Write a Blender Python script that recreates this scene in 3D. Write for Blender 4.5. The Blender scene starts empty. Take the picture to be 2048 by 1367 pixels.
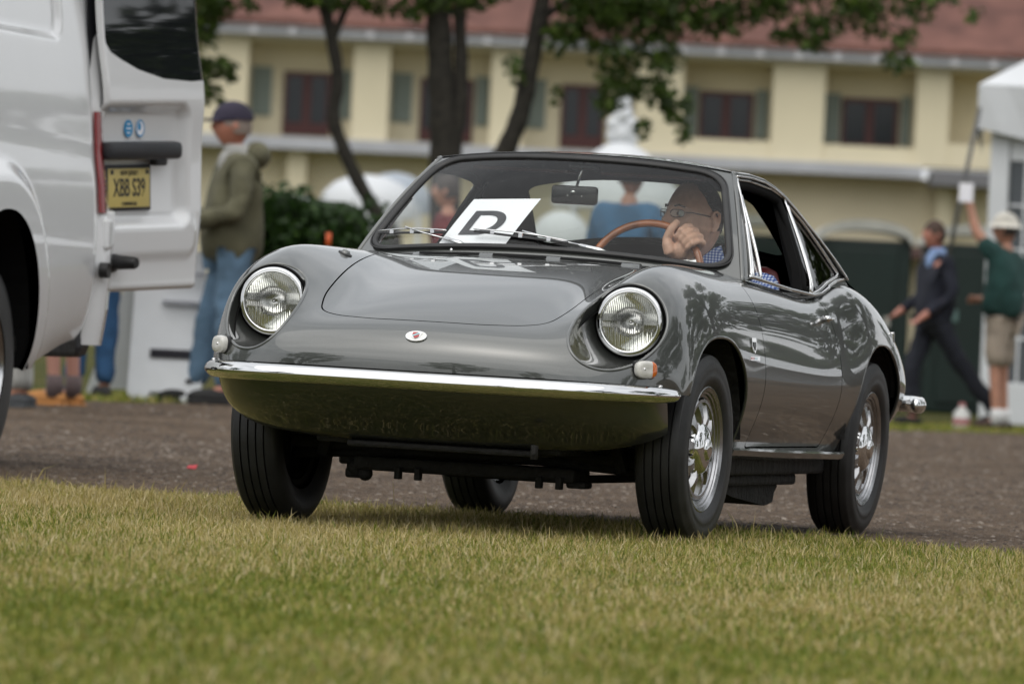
import bpy, bmesh, math, random
import numpy as np
from mathutils import Vector, Matrix
random.seed(7); rng = np.random.default_rng(11)
sc = bpy.context.scene
C = sc.collection
R = math.radians

# ------------------------------------------------------------------ camera, world, sun, exposure
cam_data = bpy.data.cameras.new('camera'); cam = bpy.data.objects.new('camera', cam_data); C.objects.link(cam)
sc.camera = cam
cam.location = (0, 0, .546)
cam_data.sensor_width = 36.0; cam_data.lens = 246.1
cam_data.clip_start = .5; cam_data.clip_end = 3000
cam.matrix_world = Matrix.Translation((0, 0, .546)) @ Matrix.Rotation(R(90), 4, 'X') @ Matrix.Rotation(R(2.7), 4, 'Z')
cam_data.shift_y = (690 - 683.5) / 2048
cam_data.dof.use_dof = True; cam_data.dof.focus_distance = 19.9; cam_data.dof.aperture_fstop = 7.5

world = bpy.data.worlds.new('World'); sc.world = world; world.use_nodes = True
nt = world.node_tree; nt.nodes.clear()
SUN_EL, SUN_AZ = R(62), R(200)
sky = nt.nodes.new('ShaderNodeTexSky'); sky.sky_type = 'NISHITA'; sky.sun_disc = False
sky.sun_elevation = SUN_EL; sky.sun_rotation = SUN_AZ; sky.air_density = 1.4; sky.dust_density = 6.0
hs = nt.nodes.new('ShaderNodeHueSaturation'); hs.inputs['Saturation'].default_value = .32
bg = nt.nodes.new('ShaderNodeBackground'); bg.inputs['Strength'].default_value = .12
wo = nt.nodes.new('ShaderNodeOutputWorld')
# overcast: a cloud layer evens the clear-sky gradient out, with soft thinner and thicker parts
wtc = nt.nodes.new('ShaderNodeTexCoord'); wmp = nt.nodes.new('ShaderNodeMapping'); wmp.inputs['Scale'].default_value = (1.6, 1.6, 4.5)
wn = nt.nodes.new('ShaderNodeTexNoise'); wn.inputs['Scale'].default_value = 1.8; wn.inputs['Detail'].default_value = 5; wn.inputs['Roughness'].default_value = .5
wr_ = nt.nodes.new('ShaderNodeValToRGB'); wr_.color_ramp.elements[0].color = (4.4, 4.6, 4.8, 1); wr_.color_ramp.elements[0].position = .32
wr_.color_ramp.elements[1].color = (7.4, 7.5, 7.6, 1); wr_.color_ramp.elements[1].position = .68
wmx = nt.nodes.new('ShaderNodeMix'); wmx.data_type = 'RGBA'; wmx.inputs['Factor'].default_value = .72
nt.links.new(wtc.outputs['Generated'], wmp.inputs[0]); nt.links.new(wmp.outputs[0], wn.inputs['Vector']); nt.links.new(wn.outputs['Fac'], wr_.inputs[0])
nt.links.new(sky.outputs[0], hs.inputs['Color']); nt.links.new(hs.outputs[0], wmx.inputs['A']); nt.links.new(wr_.outputs[0], wmx.inputs['B']); nt.links.new(wmx.outputs['Result'], bg.inputs[0]); nt.links.new(bg.outputs[0], wo.inputs[0])
sd = bpy.data.lights.new('sun', 'SUN'); sd.energy = .7; sd.angle = R(100); sd.color = (1, .96, .9)
sun = bpy.data.objects.new('sun', sd); C.objects.link(sun)
# sky texture: sun_rotation is clockwise from +Y; light comes from that direction
sdir = Vector((math.sin(SUN_AZ) * math.cos(SUN_EL), math.cos(SUN_AZ) * math.cos(SUN_EL), math.sin(SUN_EL)))
sun.rotation_euler = sdir.to_track_quat('Z', 'Y').to_euler()
sc.view_settings.view_transform = 'Standard'; sc.view_settings.look = 'None'
sc.view_settings.gamma = 1; sc.view_settings.exposure = 0.55
sc.view_settings.use_curve_mapping = False
sc.cycles.max_bounces = 8; sc.cycles.transparent_max_bounces = 16
sc.cycles.use_denoising = True
sc.cycles.sample_clamp_indirect = 6

# ------------------------------------------------------------------ materials
def nodes_of(name):
    m = bpy.data.materials.new(name); m.use_nodes = True
    return m, m.node_tree, m.node_tree.nodes['Principled BSDF']
def mat(name, col, rough=.5, metal=0, noise=0, nscale=8, bump=0, bscale=40, coat=0, spec=.5, emit=None, col2=None, sheen=0):
    m, t, p = nodes_of(name)
    p.inputs['Base Color'].default_value = (*col, 1); p.inputs['Roughness'].default_value = rough
    p.inputs['Metallic'].default_value = metal; p.inputs['Coat Weight'].default_value = coat
    p.inputs['Coat Roughness'].default_value = .02; p.inputs['Specular IOR Level'].default_value = spec
    if sheen: p.inputs['Sheen Weight'].default_value = sheen
    tc = t.nodes.new('ShaderNodeTexCoord')
    if noise or col2:
        n = t.nodes.new('ShaderNodeTexNoise'); n.inputs['Scale'].default_value = nscale; n.inputs['Detail'].default_value = 6
        t.links.new(tc.outputs['Object'], n.inputs['Vector'])
        r = t.nodes.new('ShaderNodeValToRGB')
        c2 = col2 if col2 else tuple(c * (1 - noise) for c in col)
        r.color_ramp.elements[0].color = (*c2, 1); r.color_ramp.elements[0].position = .33
        r.color_ramp.elements[1].color = (*(min(1, c * (1 + noise)) for c in col), 1); r.color_ramp.elements[1].position = .67
        t.links.new(n.outputs['Fac'], r.inputs['Fac']); t.links.new(r.outputs['Color'], p.inputs['Base Color'])
    if bump:
        n = t.nodes.new('ShaderNodeTexNoise'); n.inputs['Scale'].default_value = bscale; n.inputs['Detail'].default_value = 5
        t.links.new(tc.outputs['Object'], n.inputs['Vector'])
        b = t.nodes.new('ShaderNodeBump'); b.inputs['Strength'].default_value = bump; b.inputs['Distance'].default_value = .02
        t.links.new(n.outputs['Fac'], b.inputs['Height']); t.links.new(b.outputs['Normal'], p.inputs['Normal'])
    if emit:
        p.inputs['Emission Color'].default_value = (*emit[0], 1); p.inputs['Emission Strength'].default_value = emit[1]
    return m
def glass_mat(name, tint=(.8, .82, .8), rough=0.0, ior=1.5, dust=0, base=None):
    m, t, p = nodes_of(name); t.nodes.remove(p)
    out = t.nodes['Material Output']
    tr = t.nodes.new('ShaderNodeBsdfTransparent'); tr.inputs[0].default_value = (*tint, 1)
    gl = t.nodes.new('ShaderNodeBsdfGlossy'); gl.inputs['Roughness'].default_value = rough
    fr = t.nodes.new('ShaderNodeFresnel')
    ge = t.nodes.new('ShaderNodeNewGeometry'); mr = t.nodes.new('ShaderNodeMapRange')      # same index seen from either side
    mr.inputs['To Min'].default_value = ior; mr.inputs['To Max'].default_value = 1 / ior
    t.links.new(ge.outputs['Backfacing'], mr.inputs['Value']); t.links.new(mr.outputs['Result'], fr.inputs['IOR'])
    mx = t.nodes.new('ShaderNodeMixShader')
    t.links.new(fr.outputs[0], mx.inputs[0]); t.links.new(tr.outputs[0], mx.inputs[1]); t.links.new(gl.outputs[0], mx.inputs[2])
    last = mx.outputs[0]
    if dust:
        df = t.nodes.new('ShaderNodeBsdfDiffuse'); df.inputs[0].default_value = (.55, .55, .53, 1)
        tc = t.nodes.new('ShaderNodeTexCoord'); vo = t.nodes.new('ShaderNodeTexNoise'); vo.inputs['Scale'].default_value = 260
        vo.inputs['Detail'].default_value = 1
        t.links.new(tc.outputs['Object'], vo.inputs['Vector'])
        rp = t.nodes.new('ShaderNodeValToRGB'); rp.color_ramp.elements[0].position = .70; rp.color_ramp.elements[0].color = (dust * .35,) * 3 + (1,)
        rp.color_ramp.elements[1].position = .74; rp.color_ramp.elements[1].color = (.28, .28, .28, 1)
        t.links.new(vo.outputs['Fac'], rp.inputs['Fac'])
        m2 = t.nodes.new('ShaderNodeMixShader'); t.links.new(rp.outputs['Color'], m2.inputs[0])
        t.links.new(last, m2.inputs[1]); t.links.new(df.outputs[0], m2.inputs[2]); last = m2.outputs[0]
    t.links.new(last, out.inputs['Surface'])
    return m
M = {}
def car_paint():
    m, t, p = nodes_of('grey_car_paint')
    tc = t.nodes.new('ShaderNodeTexCoord')
    n = t.nodes.new('ShaderNodeTexNoise'); n.inputs['Scale'].default_value = 900; n.inputs['Detail'].default_value = 0
    t.links.new(tc.outputs['Object'], n.inputs['Vector'])
    r = t.nodes.new('ShaderNodeValToRGB')
    r.color_ramp.elements[0].color = (.056, .060, .055, 1); r.color_ramp.elements[0].position = .35
    r.color_ramp.elements[1].color = (.074, .079, .073, 1); r.color_ramp.elements[1].position = .65
    t.links.new(n.outputs['Fac'], r.inputs['Fac'])
    # fine dust specks
    n2 = t.nodes.new('ShaderNodeTexNoise'); n2.inputs['Scale'].default_value = 140; n2.inputs['Detail'].default_value = 2
    t.links.new(tc.outputs['Object'], n2.inputs['Vector'])
    r2 = t.nodes.new('ShaderNodeValToRGB'); r2.color_ramp.elements[0].position = .67; r2.color_ramp.elements[1].position = .72
    t.links.new(n2.outputs['Fac'], r2.inputs['Fac'])
    mx = t.nodes.new('ShaderNodeMix'); mx.data_type = 'RGBA'; mx.inputs['B'].default_value = (.07, .07, .062, 1)
    t.links.new(r2.outputs['Color'], mx.inputs['Factor']); t.links.new(r.outputs['Color'], mx.inputs['A'])
    t.links.new(mx.outputs['Result'], p.inputs['Base Color'])
    p.inputs['Metallic'].default_value = .5; p.inputs['Roughness'].default_value = .34
    p.inputs['Coat Weight'].default_value = 1; p.inputs['Coat Roughness'].default_value = .015; p.inputs['Coat IOR'].default_value = 1.85
    # faint dust on the clear coat
    mr = t.nodes.new('ShaderNodeMapRange'); mr.inputs['To Min'].default_value = .012; mr.inputs['To Max'].default_value = .16
    t.links.new(r2.outputs['Color'], mr.inputs['Value']); t.links.new(mr.outputs['Result'], p.inputs['Coat Roughness'])
    return m
M['paint'] = car_paint()
M['chrome'] = mat('chrome', (.80, .80, .80), .035, 1)
M['chrome_dull'] = mat('polished_alloy', (.5, .5, .51), .2, 1, noise=.08, nscale=30)
M['alloy'] = mat('brushed_alloy', (.42, .42, .43), .27, 1, noise=.12, nscale=40)
M['rubber'] = mat('black_rubber', (.012, .012, .012), .42, noise=.3, nscale=20)
M['tyre'] = mat('tyre_rubber', (.017, .017, .017), .5, noise=.35, nscale=14, bump=.06, bscale=90)
M['black'] = mat('matt_black', (.008, .008, .008), .8, spec=.12)
M['under'] = mat('underbody_grime', (.012, .011, .0095), .75, noise=.5, nscale=12, bump=.6, bscale=30)
M['blackgloss'] = mat('black_plastic', (.01, .01, .01), .25)
M['maroon'] = mat('maroon_leather', (.16, .018, .022), .45, noise=.15, bump=.1, bscale=150)
M['headliner'] = mat('headliner_cloth', (.075, .03, .028), .85, noise=.1)
M['glass'] = glass_mat('windscreen_glass', (.93, .95, .93), ior=1.33, dust=.02)
M['sglass'] = glass_mat('side_glass', (.84, .87, .84), ior=2.1)
m_, t_, p_ = nodes_of('headlamp_glass'); M['lens'] = m_
p_.inputs['Transmission Weight'].default_value = 1; p_.inputs['IOR'].default_value = 1.35; p_.inputs['Roughness'].default_value = .02; p_.inputs['Base Color'].default_value = (.97, .98, .95, 1)
M['reflector'] = mat('lamp_reflector', (.93, .93, .90), .09, 1)
M['clearplastic'] = mat('clear_plastic_lens', (.55, .54, .5), .12, coat=1, noise=.1, nscale=60)
M['amber'] = mat('amber_plastic_lens', (.6, .13, .01), .12, coat=1)
M['redplastic'] = mat('red_plastic_lens', (.22, .008, .010), .15, coat=1)
M['white'] = mat('white_paper', (.88, .88, .93), .6)
M['ink'] = mat('black_ink', (.012, .012, .02), .35)
M['wood'] = mat('varnished_wood', (.34, .105, .03), .18, noise=.35, nscale=26, coat=.6)
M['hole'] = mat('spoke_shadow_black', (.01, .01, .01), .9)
M['badge_white'] = mat('white_enamel', (.75, .75, .72), .15, coat=1)
M['badge_red'] = mat('red_enamel', (.45, .02, .02), .15, coat=1)
M['badge_blue'] = mat('pale_blue_enamel', (.35, .55, .6), .15, coat=1)

# ------------------------------------------------------------------ helpers
def tag(o, label=None, cat=None, group=None, kind=None):
    if label: o['label'] = label
    if cat: o['category'] = cat
    if group: o['group'] = group
    if kind: o['kind'] = kind
    return o
def empty(name, loc=(0, 0, 0), rz=0, label=None, cat=None, group=None):
    o = bpy.data.objects.new(name, None); C.objects.link(o); o.location = loc; o.rotation_euler = (0, 0, rz)
    o.empty_display_size = .2
    return tag(o, label, cat, group)
def meshobj(name, V, F, m, parent=None, smooth=True, N=None, mats=None, fm=None):
    me = bpy.data.meshes.new(name)
    me.from_pydata([tuple(map(float, v)) for v in V], [], [tuple(int(i) for i in f) for f in F])
    if mats:
        for q in mats: me.materials.append(q)
    else: me.materials.append(m)
    if fm is not None: me.polygons.foreach_set('material_index', np.array(fm, dtype=np.int32))
    if smooth: me.polygons.foreach_set('use_smooth', np.ones(len(me.polygons), dtype=bool))
    me.update()
    if N is not None: me.normals_split_custom_set_from_vertices([tuple(n) for n in N])
    o = bpy.data.objects.new(name, me); C.objects.link(o)
    if parent: o.parent = parent
    return o
class MB:
    """collects simple solids, builds them as one mesh"""
    def __init__(s): s.V = []; s.F = []
    def add(s, V, F):
        n = len(s.V); s.V += [tuple(map(float, v)) for v in V]; s.F += [tuple(i + n for i in f) for f in F]; return s
    def box(s, a, b, bev=0, mtx=None):
        bm = bmesh.new(); bmesh.ops.create_cube(bm, size=1)
        for v in bm.verts: v.co = Vector([a[i] + (v.co[i] + .5) * (b[i] - a[i]) for i in range(3)])
        if bev: bmesh.ops.bevel(bm, geom=list(bm.edges), offset=bev, segments=2, affect='EDGES', profile=.5)
        if mtx is not None: bm.transform(mtx)
        bm.verts.index_update(); V = [v.co.copy() for v in bm.verts]; F = [[v.index for v in f.verts] for f in bm.faces]; bm.free()
        return s.add(V, F)
    def lathe(s, prof, n=48, axis='x', center=(0, 0, 0), closed=False, mtx=None):
        # prof: list of (axial, radius)
        V = []; F = []
        for i in range(n):
            a = 2 * math.pi * i / n; c, q = math.cos(a), math.sin(a)
            for (h, r) in prof:
                if axis == 'x': p = (h, r * c, r * q)
                elif axis == 'y': p = (r * c, h, r * q)
                else: p = (r * c, r * q, h)
                V.append(Vector(p) + Vector(center))
        m = len(prof)
        for i in range(n):
            for j in range(m - 1 if not closed else m):
                a = i * m + j; b = i * m + (j + 1) % m; c2 = ((i + 1) % n) * m + (j + 1) % m; d = ((i + 1) % n) * m + j
                F.append((a, b, c2, d))
        if mtx is not None: V = [mtx @ v for v in V]
        return s.add(V, F)
    def tube(s, pts, r, n=8, closed=False, flat=None, caps=True):
        # r scalar or list ; flat: (rx, ry, up)
        P = [Vector(p) for p in pts]; m = len(P); V = []; F = []
        up = Vector(flat[2]) if flat else None
        prev = None
        for i in range(m):
            if closed: t = (P[(i + 1) % m] - P[i - 1]).normalized()
            else: t = (P[min(i + 1, m - 1)] - P[max(i - 1, 0)]).normalized()
            if up is not None: a = t.cross(up).normalized()
            elif prev is None:
                q = Vector((0, 0, 1)) if abs(t.z) < .9 else Vector((1, 0, 0)); a = t.cross(q).normalized()
            else: a = (prev - t * prev.dot(t)).normalized()
            prev = a; b = t.cross(a).normalized()
            ri = r[i] if isinstance(r, (list, tuple)) else r
            rx, ry = (ri, ri) if not flat else (flat[0], flat[1])
            for k in range(n):
                an = 2 * math.pi * k / n
                V.append(P[i] + a * (rx * math.cos(an)) + b * (ry * math.sin(an)))
        for i in range(m if closed else m - 1):
            for k in range(n):
                F.append((i * n + k, i * n + (k + 1) % n, ((i + 1) % m) * n + (k + 1) % n, ((i + 1) % m) * n + k))
        if caps and not closed:
            F.append(tuple(range(n - 1, -1, -1))); F.append(tuple((m - 1) * n + k for k in range(n)))
        return s.add(V, F)
    def sphere(s, c, r, n=12, mtx=None):
        rx, ry, rz = (r, r, r) if not isinstance(r, (tuple, list)) else r
        prof = [(math.sin(t), math.cos(t)) for t in np.linspace(-math.pi / 2, math.pi / 2, n)]
        V = []; F = []
        for h, q in prof:
            for k in range(n * 2):
                a = math.pi * k / n; V.append(Vector((rx * q * math.cos(a), ry * q * math.sin(a), rz * h)))
        if mtx is not None: V = [mtx @ v for v in V]
        V = [v + Vector(c) for v in V]
        for i in range(n - 1):
            for k in range(2 * n): F.append((i * 2 * n + k, i * 2 * n + (k + 1) % (2 * n), (i + 1) * 2 * n + (k + 1) % (2 * n), (i + 1) * 2 * n + k))
        return s.add(V, F)
    def prism(s, poly, y0, y1, axis='y'):
        # poly in the plane perpendicular to axis
        V = []; n = len(poly)
        for h in (y0, y1):
            for (a, b) in poly:
                V.append({'y': (a, h, b), 'x': (h, a, b), 'z': (a, b, h)}[axis])
        F = [tuple(range(n)), tuple(range(2 * n - 1, n - 1, -1))] + [(i, i + n, (i + 1) % n + n, (i + 1) % n) for i in range(n)]
        return s.add(V, F)
    def build(s, name, m, parent=None, smooth=False, sharp=None, fix=True):
        o = meshobj(name, s.V, s.F, m, parent, smooth)
        if fix:
            bm = bmesh.new(); bm.from_mesh(o.data); bmesh.ops.recalc_face_normals(bm, faces=bm.faces); bm.to_mesh(o.data); bm.free()
        if sharp is not None:
            o.data.polygons.foreach_set('use_smooth', np.ones(len(o.data.polygons), dtype=bool))
            o.data.set_sharp_from_angle(angle=R(sharp))
        return o
def copy_tree(o, parent=None):
    c = o.copy(); C.objects.link(c); c.parent = parent
    if parent: c.matrix_parent_inverse = o.matrix_parent_inverse.copy()
    for ch in list(o.children): copy_tree(ch, c)
    return c
def text_mesh(name, txt, size, m, parent=None, depth=.002, mtx=None, sx=1, font_off=0):
    cu = bpy.data.curves.new(name, 'FONT'); cu.body = txt; cu.size = size; cu.extrude = depth; cu.align_x = 'CENTER'; cu.align_y = 'CENTER'
    cu.offset = font_off
    to = bpy.data.objects.new(name, cu); C.objects.link(to)
    dg = bpy.context.evaluated_depsgraph_get(); me = bpy.data.meshes.new_from_object(to.evaluated_get(dg))
    bpy.data.objects.remove(to); bpy.data.curves.remove(cu)
    me.materials.clear(); me.materials.append(m)
    T = Matrix.Diagonal((sx, 1, 1, 1))
    me.transform((mtx @ T) if mtx is not None else T)
    o = bpy.data.objects.new(name, me); C.objects.link(o)
    if parent: o.parent = parent
    return o

# ---- smooth surfaces from a table of points
def bspl(P, t):
    """uniform cubic b-spline through the rows of P (n, ...) with extrapolated ends, t in [0, n-1]"""
    n = len(P); Q = np.concatenate([[2 * P[0] - P[1]], P, [2 * P[-1] - P[-2]]])
    i = np.clip(np.floor(t).astype(int), 0, n - 2); f = t - i
    sh = (-1,) + (1,) * (P.ndim - 1); f = f.reshape(sh)
    return ((1 - f) ** 3 * Q[i] + (3 * f ** 3 - 6 * f ** 2 + 4) * Q[i + 1] + (-3 * f ** 3 + 3 * f ** 2 + 3 * f + 1) * Q[i + 2] + f ** 3 * Q[i + 3]) / 6
def tighten(P, k=2, w=.85):
    D = P.copy()
    for _ in range(k):
        S = bspl(P, np.arange(len(P)).astype(float)); P = P + w * (D - S)
        S = bspl(np.swapaxes(P, 0, 1), np.arange(P.shape[1]).astype(float)); S = np.swapaxes(S, 0, 1)
        P = P + w * (P - S) * 0 + (D - 0) * 0
    return P
def surf(P, tu, tv):
    A = bspl(P, tu); return np.swapaxes(bspl(np.swapaxes(A, 0, 1), tv), 0, 1)
def fit_net(D, it=3, w=.9):
    P = D.copy()
    for _ in range(it):
        S = surf(P, np.arange(D.shape[0]).astype(float), np.arange(D.shape[1]).astype(float)); P = P + w * (D - S)
    return P
def grid_mesh(G):
    """G (a,b,3) -> V,N,F"""
    a, b, _ = G.shape
    du = np.gradient(G, axis=0); dv = np.gradient(G, axis=1)
    N = np.cross(du, dv); N /= np.linalg.norm(N, axis=2, keepdims=True) + 1e-12
    idx = np.arange(a * b).reshape(a, b)
    F = np.stack([idx[:-1, :-1], idx[1:, :-1], idx[1:, 1:], idx[:-1, 1:]], -1).reshape(-1, 4)
    return G.reshape(-1, 3), N.reshape(-1, 3), [tuple(f) for f in F.tolist()]
def clip(V, N, F, f):
    """keep f(V) >= 0, cutting faces exactly on f = 0"""
    v = f(V); v = np.where(np.abs(v) < 1e-7, 1e-7, v)
    nV = list(V); nN = list(N); cache = {}; out = []
    pos = v > 0
    for fc in F:
        p = [pos[i] for i in fc]
        if all(p): out.append(fc); continue
        if not any(p): continue
        poly = []
        k = len(fc)
        for j in range(k):
            a, b = fc[j], fc[(j + 1) % k]
            if pos[a]: poly.append(a)
            if pos[a] != pos[b]:
                key = (a, b) if a < b else (b, a)
                if key not in cache:
                    lo, hi = key; t = v[lo] / (v[lo] - v[hi])
                    q = V[lo] + t * (V[hi] - V[lo]); 
                    # one secant refinement
                    fq = f(q[None])[0]
                    if abs(fq) > 1e-6:
                        if (fq > 0) == (v[lo] > 0): t2 = t + (1 - t) * fq / (fq - v[hi]) if fq != v[hi] else t
                        else: t2 = t * v[lo] / (v[lo] - fq) if v[lo] != fq else t
                        t = min(max(t2, 0), 1); q = V[lo] + t * (V[hi] - V[lo])
                    m = N[lo] + t * (N[hi] - N[lo]); m = m / (np.linalg.norm(m) + 1e-12)
                    cache[key] = len(nV); nV.append(q); nN.append(m)
                poly.append(cache[key])
        if len(poly) >= 3: out.append(tuple(poly))
    # compact
    used = sorted({i for fc in out for i in fc}); mp = {o: i for i, o in enumerate(used)}
    return np.array([nV[i] for i in used]).reshape(-1, V.shape[1]), np.array([nN[i] for i in used]).reshape(-1, 3), [tuple(mp[i] for i in fc) for fc in out]
def skirt(V, N, F, depth=.012, sel=None, dirv=None):
    """fold the open edges inwards, returns extended arrays (hard edged: duplicated verts)"""
    cnt = {}
    for fc in F:
        for j in range(len(fc)):
            a, b = fc[j], fc[(j + 1) % len(fc)]; cnt[(a, b)] = cnt.get((a, b), 0) + 1
    edges = [(a, b) for (a, b) in cnt if (b, a) not in cnt]
    V2 = list(V); N2 = list(N); F2 = list(F)
    for a, b in edges:
        if sel is not None and not (sel(V[a]) and sel(V[b])): continue
        da = -N[a] if dirv is None else dirv(V[a], N[a]); db = -N[b] if dirv is None else dirv(V[b], N[b])
        e = V[b] - V[a]; nn = np.cross(e, da); nn = nn / (np.linalg.norm(nn) + 1e-12)
        k = len(V2); V2 += [V[a], V[b], V[b] + db * depth, V[a] + da * depth]; N2 += [nn] * 4
        F2.append((k + 1, k, k + 3, k + 2))
    return np.array(V2), np.array(N2), F2
def loops(V, F):
    cnt = set()
    for fc in F:
        for j in range(len(fc)): cnt.add((fc[j], fc[(j + 1) % len(fc)]))
    nx = {a: b for (a, b) in cnt if (b, a) not in cnt}
    out = []
    while nx:
        s = next(iter(nx)); l = [s]; c = nx.pop(s)
        while c != s and c in nx: l.append(c); c = nx.pop(c)
        out.append(l)
    return out
def sdf_poly(P, poly, r=0.0):
    """signed distance (negative inside) of 2-D points P (n,2) to a polygon, rounded by r"""
    poly = np.array(poly, float); n = len(poly)
    d = np.full(len(P), 1e9); s = np.zeros(len(P), bool)
    for i in range(n):
        a = poly[i]; b = poly[(i + 1) % n]; e = b - a; w = P - a
        t = np.clip((w @ e) / (e @ e), 0, 1); q = w - t[:, None] * e; d = np.minimum(d, np.einsum('ij,ij->i', q, q))
        c1 = P[:, 1] >= a[1]; c2 = P[:, 1] < b[1]; c3 = e[0] * w[:, 1] > e[1] * w[:, 0]
        s ^= (c1 & c2 & c3) | (~c1 & ~c2 & ~c3)
    d = np.sqrt(d); return np.where(s, -d, d) - r
def inset_poly(poly, r):
    poly = np.array(poly, float); n = len(poly); A = .5 * sum(poly[i][0] * poly[(i + 1) % n][1] - poly[(i + 1) % n][0] * poly[i][1] for i in range(n))
    sg = 1 if A > 0 else -1; out = []
    for i in range(n):
        a, b, c = poly[i - 1], poly[i], poly[(i + 1) % n]
        e1 = (b - a) / np.linalg.norm(b - a); e2 = (c - b) / np.linalg.norm(c - b)
        n1 = sg * np.array([-e1[1], e1[0]]); n2 = sg * np.array([-e2[1], e2[0]])
        k = 1 + n1 @ n2; out.append(b + (n1 + n2) / max(k, .3) * r)
    return out
def round_path(poly, r, seg=6, closed=True):
    """polyline with rounded corners (any dimension)"""
    P = [np.array(p, float) for p in poly]; n = len(P); out = []
    for i in range(n):
        if not closed and i in (0, n - 1): out.append(P[i]); continue
        a, b, c = P[i - 1], P[i], P[(i + 1) % n]
        la, lc = np.linalg.norm(a - b), np.linalg.norm(c - b); rr = min(r, la * .45, lc * .45)
        p = b + (a - b) / la * rr; q = b + (c - b) / lc * rr
        for t in np.linspace(0, 1, seg): out.append((1 - t) ** 2 * p + 2 * t * (1 - t) * b + t * t * q)
    return out
def densify(P, step, closed=False):
    P = [np.array(p, float) for p in P]; out = []
    n = len(P)
    for i in range(n if closed else n - 1):
        a, b = P[i], P[(i + 1) % n]; k = max(1, int(np.linalg.norm(b - a) / step))
        for j in range(k): out.append(a + (b - a) * j / k)
    if not closed: out.append(P[-1])
    return out
# ================================================================== SETTING
FPX = 14000.0
def AT(px, py, D):
    """where a thing measured in the photograph stands, D metres away"""
    c, s = math.cos(R(2.7)), math.sin(R(2.7)); u0, v0 = px - 1024, py - 690
    return Vector(((u0 * c + v0 * s) / FPX * D, D, .546 - (-u0 * s + v0 * c) / FPX * D))
def sstep(a, b, x): t = np.clip((x - a) / (b - a), 0, 1); return t * t * (3 - 2 * t)
def hgt(x, y):
    x = np.asarray(x, float); y = np.asarray(y, float)
    return .085 * sstep(35, 42.5, y) * (1 - sstep(-1.5, 2.0, x)) + 0 * x
def yfront(x):
    x = np.asarray(x, float)
    b = np.where(x < -5, 24.92 + .2 * (-5 - x), np.where(x > 8, 12.65 + .0 * x, np.where(x < -.3, 22.02 - .58 * x, 21.85 - 1.15 * x)))
    return b + .16 * np.sin(x * 2.3) + .10 * np.sin(x * 7.1 + 1) + .05 * np.sin(x * 19)
def yback(x):
    x = np.asarray(x, float)
    b = np.where(x < -3.2, 40.5 + .3 * (x + 3.2), np.where(x > 3.8, 58.7 + .5 * (x - 3.8), 40.5 + 2.6 * (x + 3.2)))
    return np.maximum(b, yfront(x) + 4) + .3 * np.sin(x * 1.7) + .15 * np.sin(x * 6.3)

def ground_mat():
    m, t, p = nodes_of('lawn_soil')
    tc = t.nodes.new('ShaderNodeTexCoord')
    def nz(scale, det=4): 
        n = t.nodes.new('ShaderNodeTexNoise'); n.inputs['Scale'].default_value = scale; n.inputs['Detail'].default_value = det
        t.links.new(tc.outputs['Object'], n.inputs['Vector']); return n
    a = nz(.9); b = nz(28, 6)
    r = t.nodes.new('ShaderNodeValToRGB'); r.color_ramp.elements[0].color = (.055, .070, .014, 1); r.color_ramp.elements[0].position = .38
    r.color_ramp.elements[1].color = (.12, .105, .04, 1); r.color_ramp.elements[1].position = .66
    t.links.new(a.outputs['Fac'], r.inputs['Fac'])
    r2 = t.nodes.new('ShaderNodeValToRGB'); r2.color_ramp.elements[0].color = (.55, .55, .5, 1); r2.color_ramp.elements[1].color = (1.25, 1.2, 1.1, 1)
    t.links.new(b.outputs['Fac'], r2.inputs['Fac'])
    mx = t.nodes.new('ShaderNodeMix'); mx.data_type = 'RGBA'; mx.blend_type = 'MULTIPLY'; mx.inputs['Factor'].default_value = 1
    t.links.new(r.outputs['Color'], mx.inputs['A']); t.links.new(r2.outputs['Color'], mx.inputs['B']); t.links.new(mx.outputs['Result'], p.inputs['Base Color'])
    p.inputs['Roughness'].default_value = .95; p.inputs['Specular IOR Level'].default_value = .1
    bp = t.nodes.new('ShaderNodeBump'); bp.inputs['Distance'].default_value = .05; t.links.new(b.outputs['Fac'], bp.inputs['Height']); t.links.new(bp.outputs['Normal'], p.inputs['Normal'])
    return m
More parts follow.
